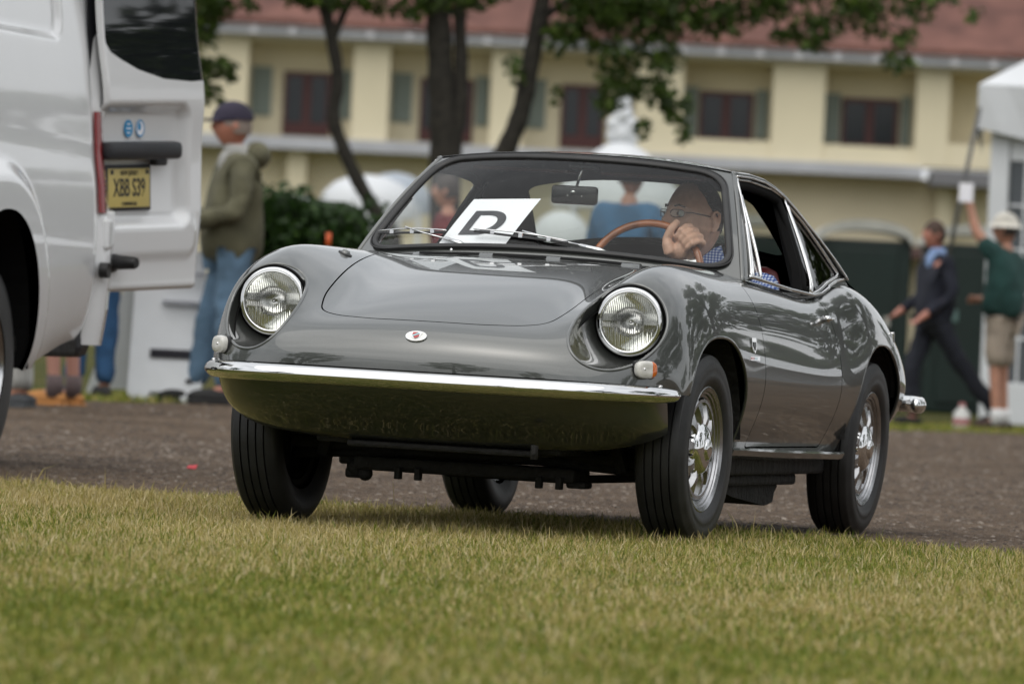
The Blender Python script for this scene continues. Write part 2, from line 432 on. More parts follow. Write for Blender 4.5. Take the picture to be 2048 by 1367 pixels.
def gravel_mat():
    m, t, p = nodes_of('brown_gravel')
    tc = t.nodes.new('ShaderNodeTexCoord')
    def nz(scale, det=4):
        n = t.nodes.new('ShaderNodeTexNoise'); n.inputs['Scale'].default_value = scale; n.inputs['Detail'].default_value = det
        t.links.new(tc.outputs['Object'], n.inputs['Vector']); return n
    v = t.nodes.new('ShaderNodeTexVoronoi'); v.inputs['Scale'].default_value = 38; t.links.new(tc.outputs['Object'], v.inputs['Vector'])
    v2 = t.nodes.new('ShaderNodeTexVoronoi'); v2.inputs['Scale'].default_value = 95; t.links.new(tc.outputs['Object'], v2.inputs['Vector'])
    a = nz(1.1, 5)
    r = t.nodes.new('ShaderNodeValToRGB'); r.color_ramp.elements[0].color = (.115, .078, .050, 1); r.color_ramp.elements[0].position = .35
    r.color_ramp.elements[1].color = (.205, .148, .100, 1); r.color_ramp.elements[1].position = .68
    t.links.new(a.outputs['Fac'], r.inputs['Fac'])
    bw = t.nodes.new('ShaderNodeRGBToBW'); t.links.new(v.outputs['Color'], bw.inputs[0])
    r2 = t.nodes.new('ShaderNodeValToRGB'); r2.color_ramp.elements[0].color = (.45, .42, .40, 1); r2.color_ramp.elements[1].color = (1.5, 1.5, 1.5, 1)
    t.links.new(bw.outputs[0], r2.inputs['Fac'])
    mx = t.nodes.new('ShaderNodeMix'); mx.data_type = 'RGBA'; mx.blend_type = 'MULTIPLY'; mx.inputs['Factor'].default_value = 1
    t.links.new(r.outputs['Color'], mx.inputs['A']); t.links.new(r2.outputs['Color'], mx.inputs['B']); t.links.new(mx.outputs['Result'], p.inputs['Base Color'])
    p.inputs['Roughness'].default_value = .9; p.inputs['Specular IOR Level'].default_value = .25
    ad = t.nodes.new('ShaderNodeMath'); ad.operation = 'ADD'; t.links.new(v.outputs['Distance'], ad.inputs[0]); t.links.new(v2.outputs['Distance'], ad.inputs[1])
    bp = t.nodes.new('ShaderNodeBump'); bp.inputs['Distance'].default_value = .03; bp.inputs['Strength'].default_value = .9; bp.invert = True
    t.links.new(ad.outputs[0], bp.inputs['Height']); t.links.new(bp.outputs['Normal'], p.inputs['Normal'])
    return m
def fastmesh(name, V, F, m, parent=None, attr=None, smooth=False):
    V = np.asarray(V, np.float32); F = np.asarray(F, np.int32); k = F.shape[1]
    me = bpy.data.meshes.new(name); me.vertices.add(len(V)); me.vertices.foreach_set('co', V.ravel())
    me.loops.add(F.size); me.loops.foreach_set('vertex_index', F.ravel())
    me.polygons.add(len(F)); me.polygons.foreach_set('loop_start', np.arange(0, F.size, k, dtype=np.int32))
    if smooth: me.polygons.foreach_set('use_smooth', np.ones(len(F), bool))
    if attr is not None:
        a = me.attributes.new('tone', 'FLOAT', 'POINT'); a.data.foreach_set('value', np.asarray(attr, np.float32))
    me.materials.append(m); me.update(calc_edges=True)
    o = bpy.data.objects.new(name, me); C.objects.link(o)
    if parent: o.parent = parent
    return o
# ---- lawn (one sheet to the horizon) and gravel drive
def axis_grid(pts):
    out = []
    for (a, b, n) in pts: out += list(np.linspace(a, b, n, endpoint=False))
    return np.array(out + [pts[-1][1]])
gx = axis_grid([(-900, -60, 8), (-60, -8, 14), (-8, 8, 60), (8, 60, 14), (60, 900, 8)])
gy = axis_grid([(-400, 0, 8), (0, 10, 6), (10, 60, 90), (60, 200, 14), (200, 1500, 8)])
X, Y = np.meshgrid(gx, gy, indexing='ij'); Z = hgt(X, Y)
idx = np.arange(X.size).reshape(X.shape)
Fq = np.stack([idx[:-1, :-1], idx[1:, :-1], idx[1:, 1:], idx[:-1, 1:]], -1).reshape(-1, 4)
o = fastmesh('lawn_ground', np.stack([X, Y, Z], -1).reshape(-1, 3), Fq, ground_mat()); tag(o, 'mown lawn with green and straw coloured patches', kind='structure')
xs = axis_grid([(-60, -6, 60), (-6, 6, 240), (6, 60, 80)])
ts = np.linspace(0, 1, 60)
YF, YB = yfront(xs), yback(xs)
Yg_ = YF[:, None] + (YB - YF)[:, None] * ts[None]; Xg_ = np.repeat(xs[:, None], 60, 1)
Zg_ = hgt(Xg_, Yg_) + .005; Zg_[:, 0] -= .02; Zg_[:, -1] -= .02
idx = np.arange(Xg_.size).reshape(Xg_.shape)
Fq = np.stack([idx[:-1, :-1], idx[1:, :-1], idx[1:, 1:], idx[:-1, 1:]], -1).reshape(-1, 4)
o = fastmesh('gravel_drive', np.stack([Xg_, Yg_, Zg_], -1).reshape(-1, 3), Fq, gravel_mat()); tag(o, 'brown gravel drive crossing behind the grass', kind='structure')

# ---- grass blades in the part of the lawn near the camera
def tone_mat(name, stops, rough=.6, trans=.25, spec=.3):
    m, t, p = nodes_of(name)
    a = t.nodes.new('ShaderNodeAttribute'); a.attribute_name = 'tone'
    r = t.nodes.new('ShaderNodeValToRGB'); e = r.color_ramp.elements
    e[0].position, e[0].color = stops[0][0], (*stops[0][1], 1); e[1].position, e[1].color = stops[-1][0], (*stops[-1][1], 1)
    for q, c in stops[1:-1]: k = e.new(q); k.color = (*c, 1)
    t.links.new(a.outputs['Fac'], r.inputs['Fac']); t.links.new(r.outputs['Color'], p.inputs['Base Color'])
    p.inputs['Roughness'].default_value = rough; p.inputs['Specular IOR Level'].default_value = spec
    if trans:
        out = t.nodes['Material Output']; tl = t.nodes.new('ShaderNodeBsdfTranslucent'); t.links.new(r.outputs['Color'], tl.inputs[0])
        mx = t.nodes.new('ShaderNodeMixShader'); mx.inputs[0].default_value = trans
        t.links.new(p.outputs[0], mx.inputs[1]); t.links.new(tl.outputs[0], mx.inputs[2]); t.links.new(mx.outputs[0], out.inputs['Surface'])
    return m
M['grass'] = tone_mat('grass_blades', [(0, (.070, .110, .012)), (.30, (.185, .225, .028)), (.52, (.31, .30, .06)), (.70, (.39, .31, .10)), (.88, (.56, .45, .21)), (1, (.62, .53, .32))], .55, .3)
M['leaf'] = tone_mat('tree_leaves', [(0, (.024, .042, .009)), (.5, (.055, .090, .016)), (.85, (.11, .17, .025)), (1, (.18, .25, .04))], .5, .3)
M['hedgeleaf'] = tone_mat('hedge_leaves', [(0, (.012, .03, .006)), (.6, (.025, .06, .010)), (1, (.05, .10, .015))], .5, .2)
def lowfreq(x, y, seed, sc_):
    r = np.random.default_rng(seed); s = 0
    for k in range(7):
        a = r.uniform(0, 6.28); f = sc_ * r.uniform(.5, 2.2); s = s + np.sin((x * math.cos(a) + y * math.sin(a) * .55) * f + r.uniform(0, 6.28))
    return s / 7
def blades(x, y, h, w, tone, lean):
    n = len(x); a = rng.uniform(0, 2 * math.pi, n); dx, dy = np.cos(a), np.sin(a)
    la = rng.uniform(0, 2 * math.pi, n); lx, ly = np.cos(la) * lean * h, np.sin(la) * lean * h
    z = hgt(x, y) - .004; w = w / 2
    V = np.zeros((n, 5, 3))
    V[:, 0] = np.stack([x - dx * w, y - dy * w, z], 1); V[:, 1] = np.stack([x + dx * w, y + dy * w, z], 1)
    zz = z + h * .62 * np.sqrt(np.clip(1 - lean ** 2 * .35, .15, 1))
    V[:, 2] = np.stack([x + dx * w * .8 + lx * .38, y + dy * w * .8 + ly * .38, zz], 1); V[:, 3] = np.stack([x - dx * w * .8 + lx * .38, y - dy * w * .8 + ly * .38, zz], 1)
    V[:, 4] = np.stack([x + lx, y + ly, z + h * np.sqrt(np.clip(1 - lean ** 2 * .8, .06, 1))], 1)
    b = np.arange(n)[:, None] * 5
    F = np.concatenate([b + [0, 1, 2], b + [0, 2, 3], b + [3, 2, 4]], 0)
    T = np.repeat(tone, 5)
    return V.reshape(-1, 3), F, T
def sow(n, y0, y1, side, margin, keep=None):
    t = rng.uniform(0, 1, n); y = np.sqrt(y0 ** 2 + t * (y1 ** 2 - y0 ** 2)); half = y * .0735 + margin
    x = rng.uniform(-1, 1, n) * half
    k = y < yfront(x) + rng.normal(0, .14, n) + .02
    return x[k], y[k]
Vs, Fs, Ts, off = [], [], [], 0
for (n, y0, y1, mg, hm) in ((95000, 10.3, 15, .35, 1.0), (230000, 14.5, 24.8, .5, 1.0), (50000, 17.5, 24.2, .25, 1.35), (90000, 10.5, 26.5, 2.2, 1.05)):
    x, y = sow(n, y0, y1, 0, mg); n = len(x)
    lf = lowfreq(x, y, 3, 2.2); l2 = lowfreq(x, y, 8, 7)
    near = sstep(13, 20.5, y)                                       # straw coloured towards the drive
    edge = np.clip(1 - (yfront(x) - y) / 3.5, 0, 1)
    dry = .27 + .25 * near + .16 * edge + .62 * lf + .45 * l2
    isdry = rng.uniform(0, 1, n) < dry
    tone = np.where(isdry, rng.uniform(.58, 1.0, n), rng.uniform(.05, .62, n) + .05 * lf)
    h = rng.uniform(.014, .034, n) * (1 + .25 * l2) * hm; h = np.where(isdry, h * 1.05, h)
    tall = rng.uniform(0, 1, n) < .022; h = np.where(tall, h * rng.uniform(1.3, 1.9, n), h)
    if hm > 1: h *= np.clip(.55 + edge, .5, 1.3)
    w = np.where(isdry, rng.uniform(.0022, .0042, n), rng.uniform(.0025, .0048, n)) * np.where(y < 15, 1.5, 1.0)
    lean = np.clip(rng.normal(.62, .30, n), .05, 1.08)
    v, f, t_ = blades(x, y, h, w, tone, lean); Vs.append(v); Fs.append(f + off); Ts.append(t_); off += len(v)
# taller dry straws and ragged tufts, thickest towards the drive and round the wheels
for (n, y0, y1, p0, hh) in ((26000, 16.5, 24.2, .35, (.026, .058)), (9000, 10.8, 17, .25, (.025, .055))):
    x, y = sow(n, y0, y1, 0, .5); cl = lowfreq(x, y, 14, 9) + .5 * lowfreq(x, y, 15, 25); k = rng.uniform(0, 1, len(x)) < np.clip(p0 + 1.5 * cl, .04, 1); x, y = x[k], y[k]; n = len(x)
    v, f, t_ = blades(x, y, rng.uniform(*hh, n), rng.uniform(.0022, .0036, n), np.where(rng.uniform(0, 1, n) < .72, rng.uniform(.68, 1, n), rng.uniform(.1, .5, n)), np.clip(rng.normal(.45, .25, n), .05, 1.0)); Vs.append(v); Fs.append(f + off); Ts.append(t_); off += len(v)
# a few thin tufts straying onto the gravel and along the far verge
n = 9000; x = rng.uniform(-2.6, 2.6, n); y = yfront(x) + np.abs(rng.normal(0, .35, n)); k = rng.uniform(0, 1, n) < .5 + .5 * lowfreq(x, y, 5, 5); x, y = x[k], y[k]
v, f, t_ = blades(x, y, rng.uniform(.012, .03, len(x)), np.full(len(x), .0028), rng.uniform(.2, .95, len(x)), rng.uniform(.3, 1, len(x))); Vs.append(v); Fs.append(f + off); Ts.append(t_); off += len(v)
n = 26000; x = rng.uniform(-5.5, 6, n); y = yback(x) + np.abs(rng.normal(0, 2.2, n)) - .2
v, f, t_ = blades(x, y, rng.uniform(.03, .07, n), np.full(n, .009), np.clip(rng.normal(.38, .22, n), 0, .9), rng.uniform(.2, .9, n)); Vs.append(v); Fs.append(f + off); Ts.append(t_); off += len(v)
tag(fastmesh('grass', np.concatenate(Vs), np.concatenate(Fs), M['grass'], attr=np.concatenate(Ts)), 'short green and straw coloured grass of the lawn in front', 'grass', kind='stuff')

# ---- loose stones and litter on the gravel
def stones(n, xr, yr, smin, smax, cond):
    x = rng.uniform(*xr, n); y = rng.uniform(*yr, n); k = cond(x, y); x, y = x[k], y[k]; n = len(x)
    base = np.array([(1, 0, 0), (0, 1, 0), (-1, 0, 0), (0, -1, 0), (0, 0, 1), (.75, .7, .45), (-.7, .72, .4), (-.7, -.7, .45), (.7, -.72, .4)])
    Fb = np.array([(0, 5, 4), (5, 1, 4), (1, 6, 4), (6, 2, 4), (2, 7, 4), (7, 3, 4), (3, 8, 4), (8, 0, 4)])
    s = rng.uniform(smin, smax, n) ** 1.0; V = base[None] * (s[:, None, None] * rng.uniform(.7, 1.25, (n, 9, 3)) * [1, 1, .55])
    a = rng.uniform(0, 6.28, n); c, q = np.cos(a)[:, None], np.sin(a)[:, None]
    Vx = V[..., 0] * c - V[..., 1] * q; Vy = V[..., 0] * q + V[..., 1] * c
    V = np.stack([Vx + x[:, None], Vy + y[:, None], V[..., 2] + (hgt(x, y) + .004)[:, None]], -1)
    F = (np.arange(n)[:, None, None] * 9 + Fb[None]).reshape(-1, 3)
    return V.reshape(-1, 3), F, np.repeat(rng.uniform(0, 1, n) ** 1.6, 9)
M['stone'] = tone_mat('gravel_stones', [(0, (.06, .045, .035)), (.5, (.12, .092, .07)), (.85, (.18, .145, .115)), (1, (.27, .23, .19))], .9, 0)
on = lambda x, y: (y > yfront(x) + .05) & (y < yback(x) - .1)
a_ = stones(26000, (-3.6, 4.2), (19, 34), .004, .013, on); b_ = stones(9000, (-5, 6), (30, 58), .008, .022, on)
tag(fastmesh('loose_stones', np.concatenate([a_[0], b_[0]]), np.concatenate([a_[1], b_[1] + len(a_[0])]), M['stone'], attr=np.concatenate([a_[2], b_[2]])), 'small loose brown stones strewn over the gravel drive', 'gravel', kind='stuff')
# red scrap and a dark clod on the gravel
p = AT(443, 938, 30.0)
o = MB().add([(p.x - .022, 27.2, .012), (p.x + .012, 27.19, .01), (p.x + .018, 27.26, .024), (p.x - .018, 27.25, .020)], [(0, 1, 2, 3)]).add([(p.x - .022, 27.2, .009), (p.x + .012, 27.19, .007), (p.x + .018, 27.26, .021), (p.x - .018, 27.25, .017)], [(3, 2, 1, 0)]).build('paper_scrap', mat('red_scrap', (.55, .02, .03), .6))
tag(o, 'small red scrap lying on the gravel left of the car', 'litter')

# ---- leaves
def leafcloud(blobs, size, dens_tone=True, seed=0, flat=.35, quadratio=1.7):
    r = np.random.default_rng(seed); Ps = []
    for (c, rad, n) in blobs:
        d = r.normal(0, 1, (n, 3)); d /= np.linalg.norm(d, axis=1)[:, None]; rr = r.uniform(0, 1, n) ** .45
        Ps.append(np.array(c)[None] + d * rr[:, None] * np.array(rad)[None])
    Pn = np.concatenate(Ps); n = len(Pn)
    nrm = r.normal(0, 1, (n, 3)); nrm[:, 2] = np.abs(nrm[:, 2]) + .3; nrm /= np.linalg.norm(nrm, axis=1)[:, None]
    t = np.cross(nrm, r.normal(0, 1, (n, 3))); t /= np.linalg.norm(t, axis=1)[:, None]; b = np.cross(nrm, t)
    s = size * r.uniform(.6, 1.25, n)[:, None]
    V = np.stack([Pn - t * s * .5 * quadratio * .6, Pn + b * s * .33 + nrm * s * .08, Pn + t * s * .5 * quadratio * .6, Pn - b * s * .33 + nrm * s * .08], 1)
    F = np.arange(4 * n).reshape(-1, 4)
    tone = np.clip(r.beta(2, 3, n), 0, 1)
    return V.reshape(-1, 3), F, np.repeat(tone, 4)
M['bark'] = mat('tree_bark', (.022, .019, .014), .9, noise=.5, nscale=14, bump=.8, bscale=18)
def trunk_mb(mb, pts, r0, r1, n=10):
    pts = [Vector(p) for p in pts]
    q = []
    for i in range(len(pts) - 1):
        for k in range(4):
            t = k / 4; p0 = pts[max(i - 1, 0)]; p1 = pts[i]; p2 = pts[i + 1]; p3 = pts[min(i + 2, len(pts) - 1)]
            q.append(.5 * ((2 * p1) + (p2 - p0) * t + (2 * p0 - 5 * p1 + 4 * p2 - p3) * t * t + (3 * p1 - p0 - 3 * p2 + p3) * t ** 3))
    q.append(pts[-1]); m = len(q)
    rr = [(r0 + (r1 - r0) * (i / (m - 1)) ** .8) * (1 + .06 * math.sin(i * 1.7)) for i in range(m)]
    mb.tube(q, rr, n); return q
# the trees in front of the building, about 70 m away
def seen_tree(trunks, blobs, crown, label, seed, D=70, leafsize=.11):
    base = trunks[0][0][-1] if False else trunks[0][0][0]
    bp = AT(*base, D); root = empty('shade_tree', (bp.x, D, 0), label=label, cat='tree', group='shade trees in front of the yellow building')
    mb = MB()
    for (pts, r0, r1) in trunks:
        w = [AT(x, y, D + dd) - Vector((bp.x, D, 0)) for (x, y, *dd_) in pts for dd in ((dd_[0] if dd_ else 0),)]
        if w[0].z > 0 and (pts[0][1] > 300): w = [Vector((w[0].x + .05, w[0].y, -.1))] + w
        trunk_mb(mb, w, r0, r1)
    mb.build('trunk', M['bark'], root, smooth=True)
    bl = []
    for (x, y, rx, ry, n) in blobs:
        c = AT(x, y, D) - Vector((bp.x, D, 0)); bl.append((c, (rx / 200, .5, ry / 200), n))
    for (cx, cy, cz, rad, n) in crown: bl.append((Vector((cx, cy, cz)) - Vector((bp.x, D, 0)), rad, n))
    V, F, T_ = leafcloud(bl, leafsize, seed=seed); fastmesh('crown', V, F, M['leaf'], root, attr=T_)
    return root
seen_tree([([(790, 500), (752, 425), (715, 360), (688, 300), (667, 235), (676, 160), (664, 80), (640, -20), (600, -160)], .085, .06), ([(664, 80), (700, 0), (760, -120)], .05, .03)],
    [(650, 5, 70, 22, 110), (735, 2, 50, 20, 70), (600, -10, 60, 25, 90), (790, 22, 50, 20, 60), (600, -60, 200, 60, 500)], [(-1.8, 70, 6.0, (2.4, 1.6, 1.5), 2600), (-2.6, 69, 5.2, (1.3, 1, .9), 900)],
    'slim shade tree with a bent dark trunk, leftmost of the three before the yellow building', 21)
seen_tree([([(890, 420), (888, 330), (886, 240), (882, 160), (878, 60), (868, -60), (850, -200)], .17, .12), ([(905, 330), (918, 230), (922, 120), (920, 20), (935, -120)], .10, .06), ([(868, -40), (800, -160)], .06, .03)],
    [(880, 10, 90, 25, 170), (960, -8, 70, 25, 90), (870, -60, 250, 60, 600), (830, 28, 30, 18, 40)], [(-.6, 70.5, 6.2, (2.6, 1.8, 1.7), 3000), (.5, 70, 5.3, (1.4, 1, .9), 900)],
    'thick forked shade tree, middle of the three before the yellow building', 22)
seen_tree([([(985, 380), (1012, 300), (1037, 240), (1052, 180), (1066, 100), (1082, 20), (1092, -60), (1100, -200)], .115, .085), ([(1080, 40), (1130, 5), (1200, -30), (1330, -20), (1420, -50)], .05, .02), ([(1300, -20), (1300, 60), (1320, 130), (1340, 230)], .018, .006), ([(1240, -20), (1215, 60), (1190, 150)], .015, .006), ([(1420, -40), (1560, -30), (1700, -10), (1790, 60)], .02, .008)],
    [(1140, 75, 65, 40, 120), (1200, 30, 90, 42, 300), (1290, 40, 90, 50, 380), (1390, 35, 80, 50, 300), (1450, 40, 45, 40, 110), (1230, 105, 60, 40, 170), (1320, 110, 60, 42, 170), (1240, 160, 50, 38, 130), (1215, 205, 38, 35, 80), (1310, 180, 50, 40, 130), (1350, 215, 40, 40, 95), (1365, 265, 20, 25, 34), (1290, 255, 22, 26, 36), (1155, 0, 60, 30, 120), (1025, 130, 20, 25, 40), (1040, 155, 15, 20, 22), (1110, 190, 14, 22, 16), (1125, 60, 40, 25, 60), (1275, 5, 120, 35, 330),
     (1500, 30, 50, 30, 90), (1570, 70, 32, 26, 60), (1640, 50, 60, 40, 150), (1630, 85, 40, 26, 60), (1700, 20, 60, 30, 120), (1740, 50, 50, 36, 100), (1760, 15, 70, 25, 110), (1810, 80, 32, 28, 55), (1800, 125, 40, 24, 50), (1780, 118, 30, 20, 26), (1840, 30, 40, 22, 40), (1550, 15, 45, 30, 80), (1860, 0, 70, 22, 80), (1940, 28, 26, 20, 26), (1500, -30, 300, 40, 700)],
    [(2.2, 70, 5.9, (2.8, 1.8, 1.5), 3200), (4.4, 70, 5.2, (2.0, 1.4, .9), 1500)],
    'leaning shade tree with long drooping leafy branches, rightmost of the three', 23)
# branch entering at the left
r_ = seen_tree([([(330, 420), (340, 260), (350, 100), (380, -60), (400, -200)], .16, .10), ([(352, 120), (400, 130), (440, 160)], .03, .012), ([(345, 60), (420, 20), (470, 0)], .03, .012)],
    [(405, 30, 45, 45, 190), (440, 12, 40, 25, 90), (410, 75, 30, 30, 70), (500, 8, 20, 18, 22), (395, 140, 40, 28, 110), (440, 135, 40, 24, 80), (462, 158, 15, 14, 16), (405, 190, 30, 22, 60), (445, 208, 18, 16, 22), (420, 182, 25, 16, 36), (350, 0, 120, 60, 500)],
    [(-3.6, 70, 5.6, (2.2, 1.6, 1.5), 2400)], 'shade tree behind the white van, its lowest leaves showing past the open door', 24)

# ---- yellow building with a tiled roof, 180 m away
DB = 180.0
M['yellow'] = mat('yellow_render', (.70, .63, .45), .85, noise=.04, nscale=.6)
M['fascia'] = mat('grey_white_gutter', (.42, .43, .46), .6, noise=.12, nscale=.8)
M['door'] = mat('dark_red_door', (.07, .014, .012), .5)
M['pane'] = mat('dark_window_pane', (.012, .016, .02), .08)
M['louvre'] = mat('grey_green_louvres', (.20, .24, .21), .5)
def roof_mat():
    m, t, p = nodes_of('red_roof_tiles'); tc = t.nodes.new('ShaderNodeTexCoord')
    n = t.nodes.new('ShaderNodeTexNoise'); n.inputs['Scale'].default_value = 1.1; n.inputs['Detail'].default_value = 8; t.links.new(tc.outputs['Object'], n.inputs['Vector'])
    r = t.nodes.new('ShaderNodeValToRGB'); r.color_ramp.elements[0].color = (.085, .036, .028, 1); r.color_ramp.elements[0].position = .3; r.color_ramp.elements[1].color = (.19, .085, .065, 1); r.color_ramp.elements[1].position = .7
    t.links.new(n.outputs['Fac'], r.inputs['Fac']); t.links.new(r.outputs['Color'], p.inputs['Base Color']); p.inputs['Roughness'].default_value = .85; return m
M['roof'] = roof_mat()
bld = empty('yellow_building', (0, DB, 0), label='long two storey yellow building with a red tiled roof and recessed balconies', cat='building')
z1, z0b, z2 = 8.08, 5.62, 8.45
pil = [(-16.4, -15.3), (-12.4, -11.4), (-8.33, -7.11), (-4.41, -3.47), (-.85, .0), (2.88, 4.10), (6.40, 7.74), (10.1, 10.95), (13.4, 14.6), (17.2, 18.2)]
mb = MB()
for a, b in pil: mb.box((a, 0, z0b), (b, 1.5, z1))
mb.box((-30, 1.5, z0b), (30, 1.8, z1)); mb.box((-30, .02, z1), (30, 1.5, z1 + .12))
mb.box((-30, .4, -.2), (30, .5, .9)) if False else None
mb.box((-30, .9, -.2), (30, 1.2, z0b - .3))
mb.box((10.95, .05, z0b + .0), (30, 1.4, 6.25))
for i, (a, b) in enumerate(zip([q[1] for q in pil[:-1]], [q[0] for q in pil[1:]])):
    if i >= 5: mb.box((a, .06, z0b), (b, .28, 6.08))
mb.build('wall', M['yellow'], bld)
for (a, b) in [(-16, -15.4), (-11, -10.4), (-6, -5.5), (-.6, -.1), (5.1, 5.6), (10.75, 11.15), (12.7, 13.1), (17, 17.5)]: MB().box((a, .1, -.2), (b, .6, z0b - .31)).build('pillar', M['yellow'], bld)
MB().box((-30, -.45, 5.30), (10.3, 1.49, 5.615), .02).build('balcony_slab', M['fascia'], bld)
MB().box((10.5, -1.2, 5.12), (12.3, .6, 5.52), .03).build('canopy', mat('grey_canopy', (.16, .16, .17), .7), bld)
MB().box((-30, -.55, z1 + .121), (30, .0, z2), .02).build('gutter', M['fascia'], bld)
for k in range(56):
    x = -28 + k; MB().box((x - .09, -.62, z1 + .14), (x + .09, -.552, z2 - .03)).build('gutter_bracket', mat('bracket_white', (.6, .6, .63), .6) if k == 0 else bpy.data.materials['bracket_white'], bld)
MB().add([(-31, -.7, z2), (31, -.7, z2), (31, 8, 13.5), (-31, 8, 13.5), (-31, -.7, z2 + .15), (31, -.7, z2 + .15), (31, 8, 13.65), (-31, 8, 13.65)], [(0, 1, 2, 3), (7, 6, 5, 4), (0, 4, 5, 1), (1, 5, 6, 2), (2, 6, 7, 3), (3, 7, 4, 0)]).build('roof', M['roof'], bld)
def win(name, x0, x1, za, zb, kind):
    if kind == 'door':
        w = MB().box((x0, 1.40, za), (x1, 1.499, zb), .01).build('balcony_door', M['door'], bld)
        n = 2; gw = (x1 - x0)
        for k in range(2):
            a = x0 + .10 + k * (gw / 2 - .0); b = a + gw / 2 - .22
            MB().box((a, 1.385, za + .32 if za < 6 else za + .10), (b, 1.399, zb - .12)).build('pane', M['pane'], w)
    else:
        w = MB().box((x0, 1.42, za), (x1, 1.499, zb)).build('louvre_window', M['louvre'], bld)
        k = int((zb - za) / .16)
        mb = MB()
        for j in range(k): mb.box((x0 + .03, 1.385, za + .03 + j * .16), (x1 - .03, 1.418, za + .13 + j * .16))
        q = mb.build('louvre_blades', M['louvre'], w)
bays = [(-11.4, -8.33, -10.5, -9.2), (-7.11, -4.41, -6.22, -4.99), (-3.47, -.85, -2.68, -1.30), (0, 2.88, .98, 2.12), (4.10, 6.40, 4.56, 5.97), (7.74, 10.1, 8.25, 9.74), (10.95, 13.4, 11.6, 12.8)]
for i, (a, b, d0, d1) in enumerate(bays):
    lo = 5.72 if i < 4 else 6.10
    if i != 6: win('d', d0, d1, lo, 7.36, 'door')
    wl = min(.52, d0 - a - .1)
    if i != 6:
        win('l', a + .06, a + .06 + wl, 6.18, 7.45, 'louvre'); win('l', b - .06 - min(.45, b - d1 - .12), b - .06, 6.18, 7.45, 'louvre')
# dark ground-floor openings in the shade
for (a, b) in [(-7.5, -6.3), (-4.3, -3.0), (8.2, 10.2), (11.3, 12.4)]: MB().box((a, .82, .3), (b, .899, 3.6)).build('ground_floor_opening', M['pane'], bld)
MB().box((5.8, -.6, 3.25), (11.0, .85, 3.55), .02).build('brown_awning', mat('brown_awning', (.09, .05, .045), .8), bld)

# ---- hedge
def hedge(x0, x1, y, dep, h, label, seed, n=7000):
    root = empty('clipped_hedge', ((x0 + x1) / 2, y, 0), label=label, cat='hedge')
    w = (x1 - x0) / 2
    bl = []
    r = np.random.default_rng(seed)
    for k in range(60): bl.append(((r.uniform(-w, w), -dep / 2 + abs(r.normal(0, .25)), h * r.uniform(.25, .88)), (.26, .2, .2 * h / 1.4), n // 40))
    V, F, T_ = leafcloud(bl, .07, seed=seed); fastmesh('foliage', V, F, M['hedgeleaf'], root, attr=T_)
    MB().box((-w, -dep / 2 + .1, 0), (w, dep / 2 - .1, h * .93), .16).build('inner_growth', mat('hedge_inside', (.012, .026, .006), .95, noise=.5, nscale=9, bump=1, bscale=12), root)
hedge(AT(500, 450, 55).x, AT(735, 450, 55).x, 55, 1.6, 1.72, 'dark green clipped hedge between the man in olive and the car', 31)
#hedge(AT(1395, 450, 70).x, AT(1560, 450, 70).x, 88, 1.2, 1.5, 'low dark hedge far behind the car roof', 32, 3000)
# orange marker
p = AT(657, 480, 48)
mk = empty('marker_post', (p.x, 48, 0), label='thin marker post with an orange top in front of the hedge', cat='marker post')
MB().tube([(0, 0, 0), (0, 0, p.z - .05)], .017, 10).build('post', mat('pale_post', (.4, .4, .4), .6), mk, smooth=True)
MB().tube([(0, 0, p.z - .05), (0, 0, p.z + .05)], .017, 12).build('orange_top', mat('orange_plastic', (.6, .10, .02), .5), mk, smooth=True)
# ---- portable toilets
M['ptgreen'] = mat('dark_green_plastic', (.003, .014, .011), .5, noise=.15, nscale=3)
M['ptroof'] = mat('grey_white_plastic', (.42, .42, .38), .5, noise=.1, nscale=4)
def toilet(px, lab):
    D_ = 80; p = AT(px, 823, D_)
    t = empty('portable_toilet', (p.x, D_, 0), label=lab, cat='portable toilet', group='portable toilets in a row')
    MB().box((-.52, -.5, 0), (.52, .6, 1.93), .04).build('cabin', M['ptgreen'], t)
    V = []; F = []
    n = 13
    for y in (-.58, .68):
        for a in np.linspace(0, math.pi, n): V.append((.57 * math.cos(a), y, 1.90 + .26 * math.sin(a) ** .8))
        for a in np.linspace(0, math.pi, n): V.append((.50 * math.cos(a), y, 1.90 + .14 * math.sin(a) ** .8))
    for i in range(n - 1):
        F += [(i, i + 1, n + i + 1, n + i), (2 * n + i, 3 * n + i, 3 * n + i + 1, 2 * n + i + 1), (i, 2 * n + i, 2 * n + i + 1, i + 1), (n + i, n + i + 1, 3 * n + i + 1, 3 * n + i)]
    MB().add(V, F).build('roof', M['ptroof'], t, sharp=60)
    d = MB().box((-.36, -.53, .12), (.36, -.502, 1.82), .01).build('door', M['ptgreen'], t)
    MB().box((-.30, -.55, 1.05), (-.14, -.531, 1.18), .005).build('sign_plate', mat('pale_plate' + str(px), (.10, .17, .16), .5), d)
    MB().box((.24, -.56, .95), (.30, -.531, 1.07), .005).build('latch', M['ptroof'], d)
    return t
toilet(1712, 'dark green portable toilet right behind the tail of the grey coupe')
toilet(1925, 'dark green portable toilet between the suited man and the man in green')
toilet(1502, 'dark green portable toilet mostly hidden behind the cabin of the grey coupe')
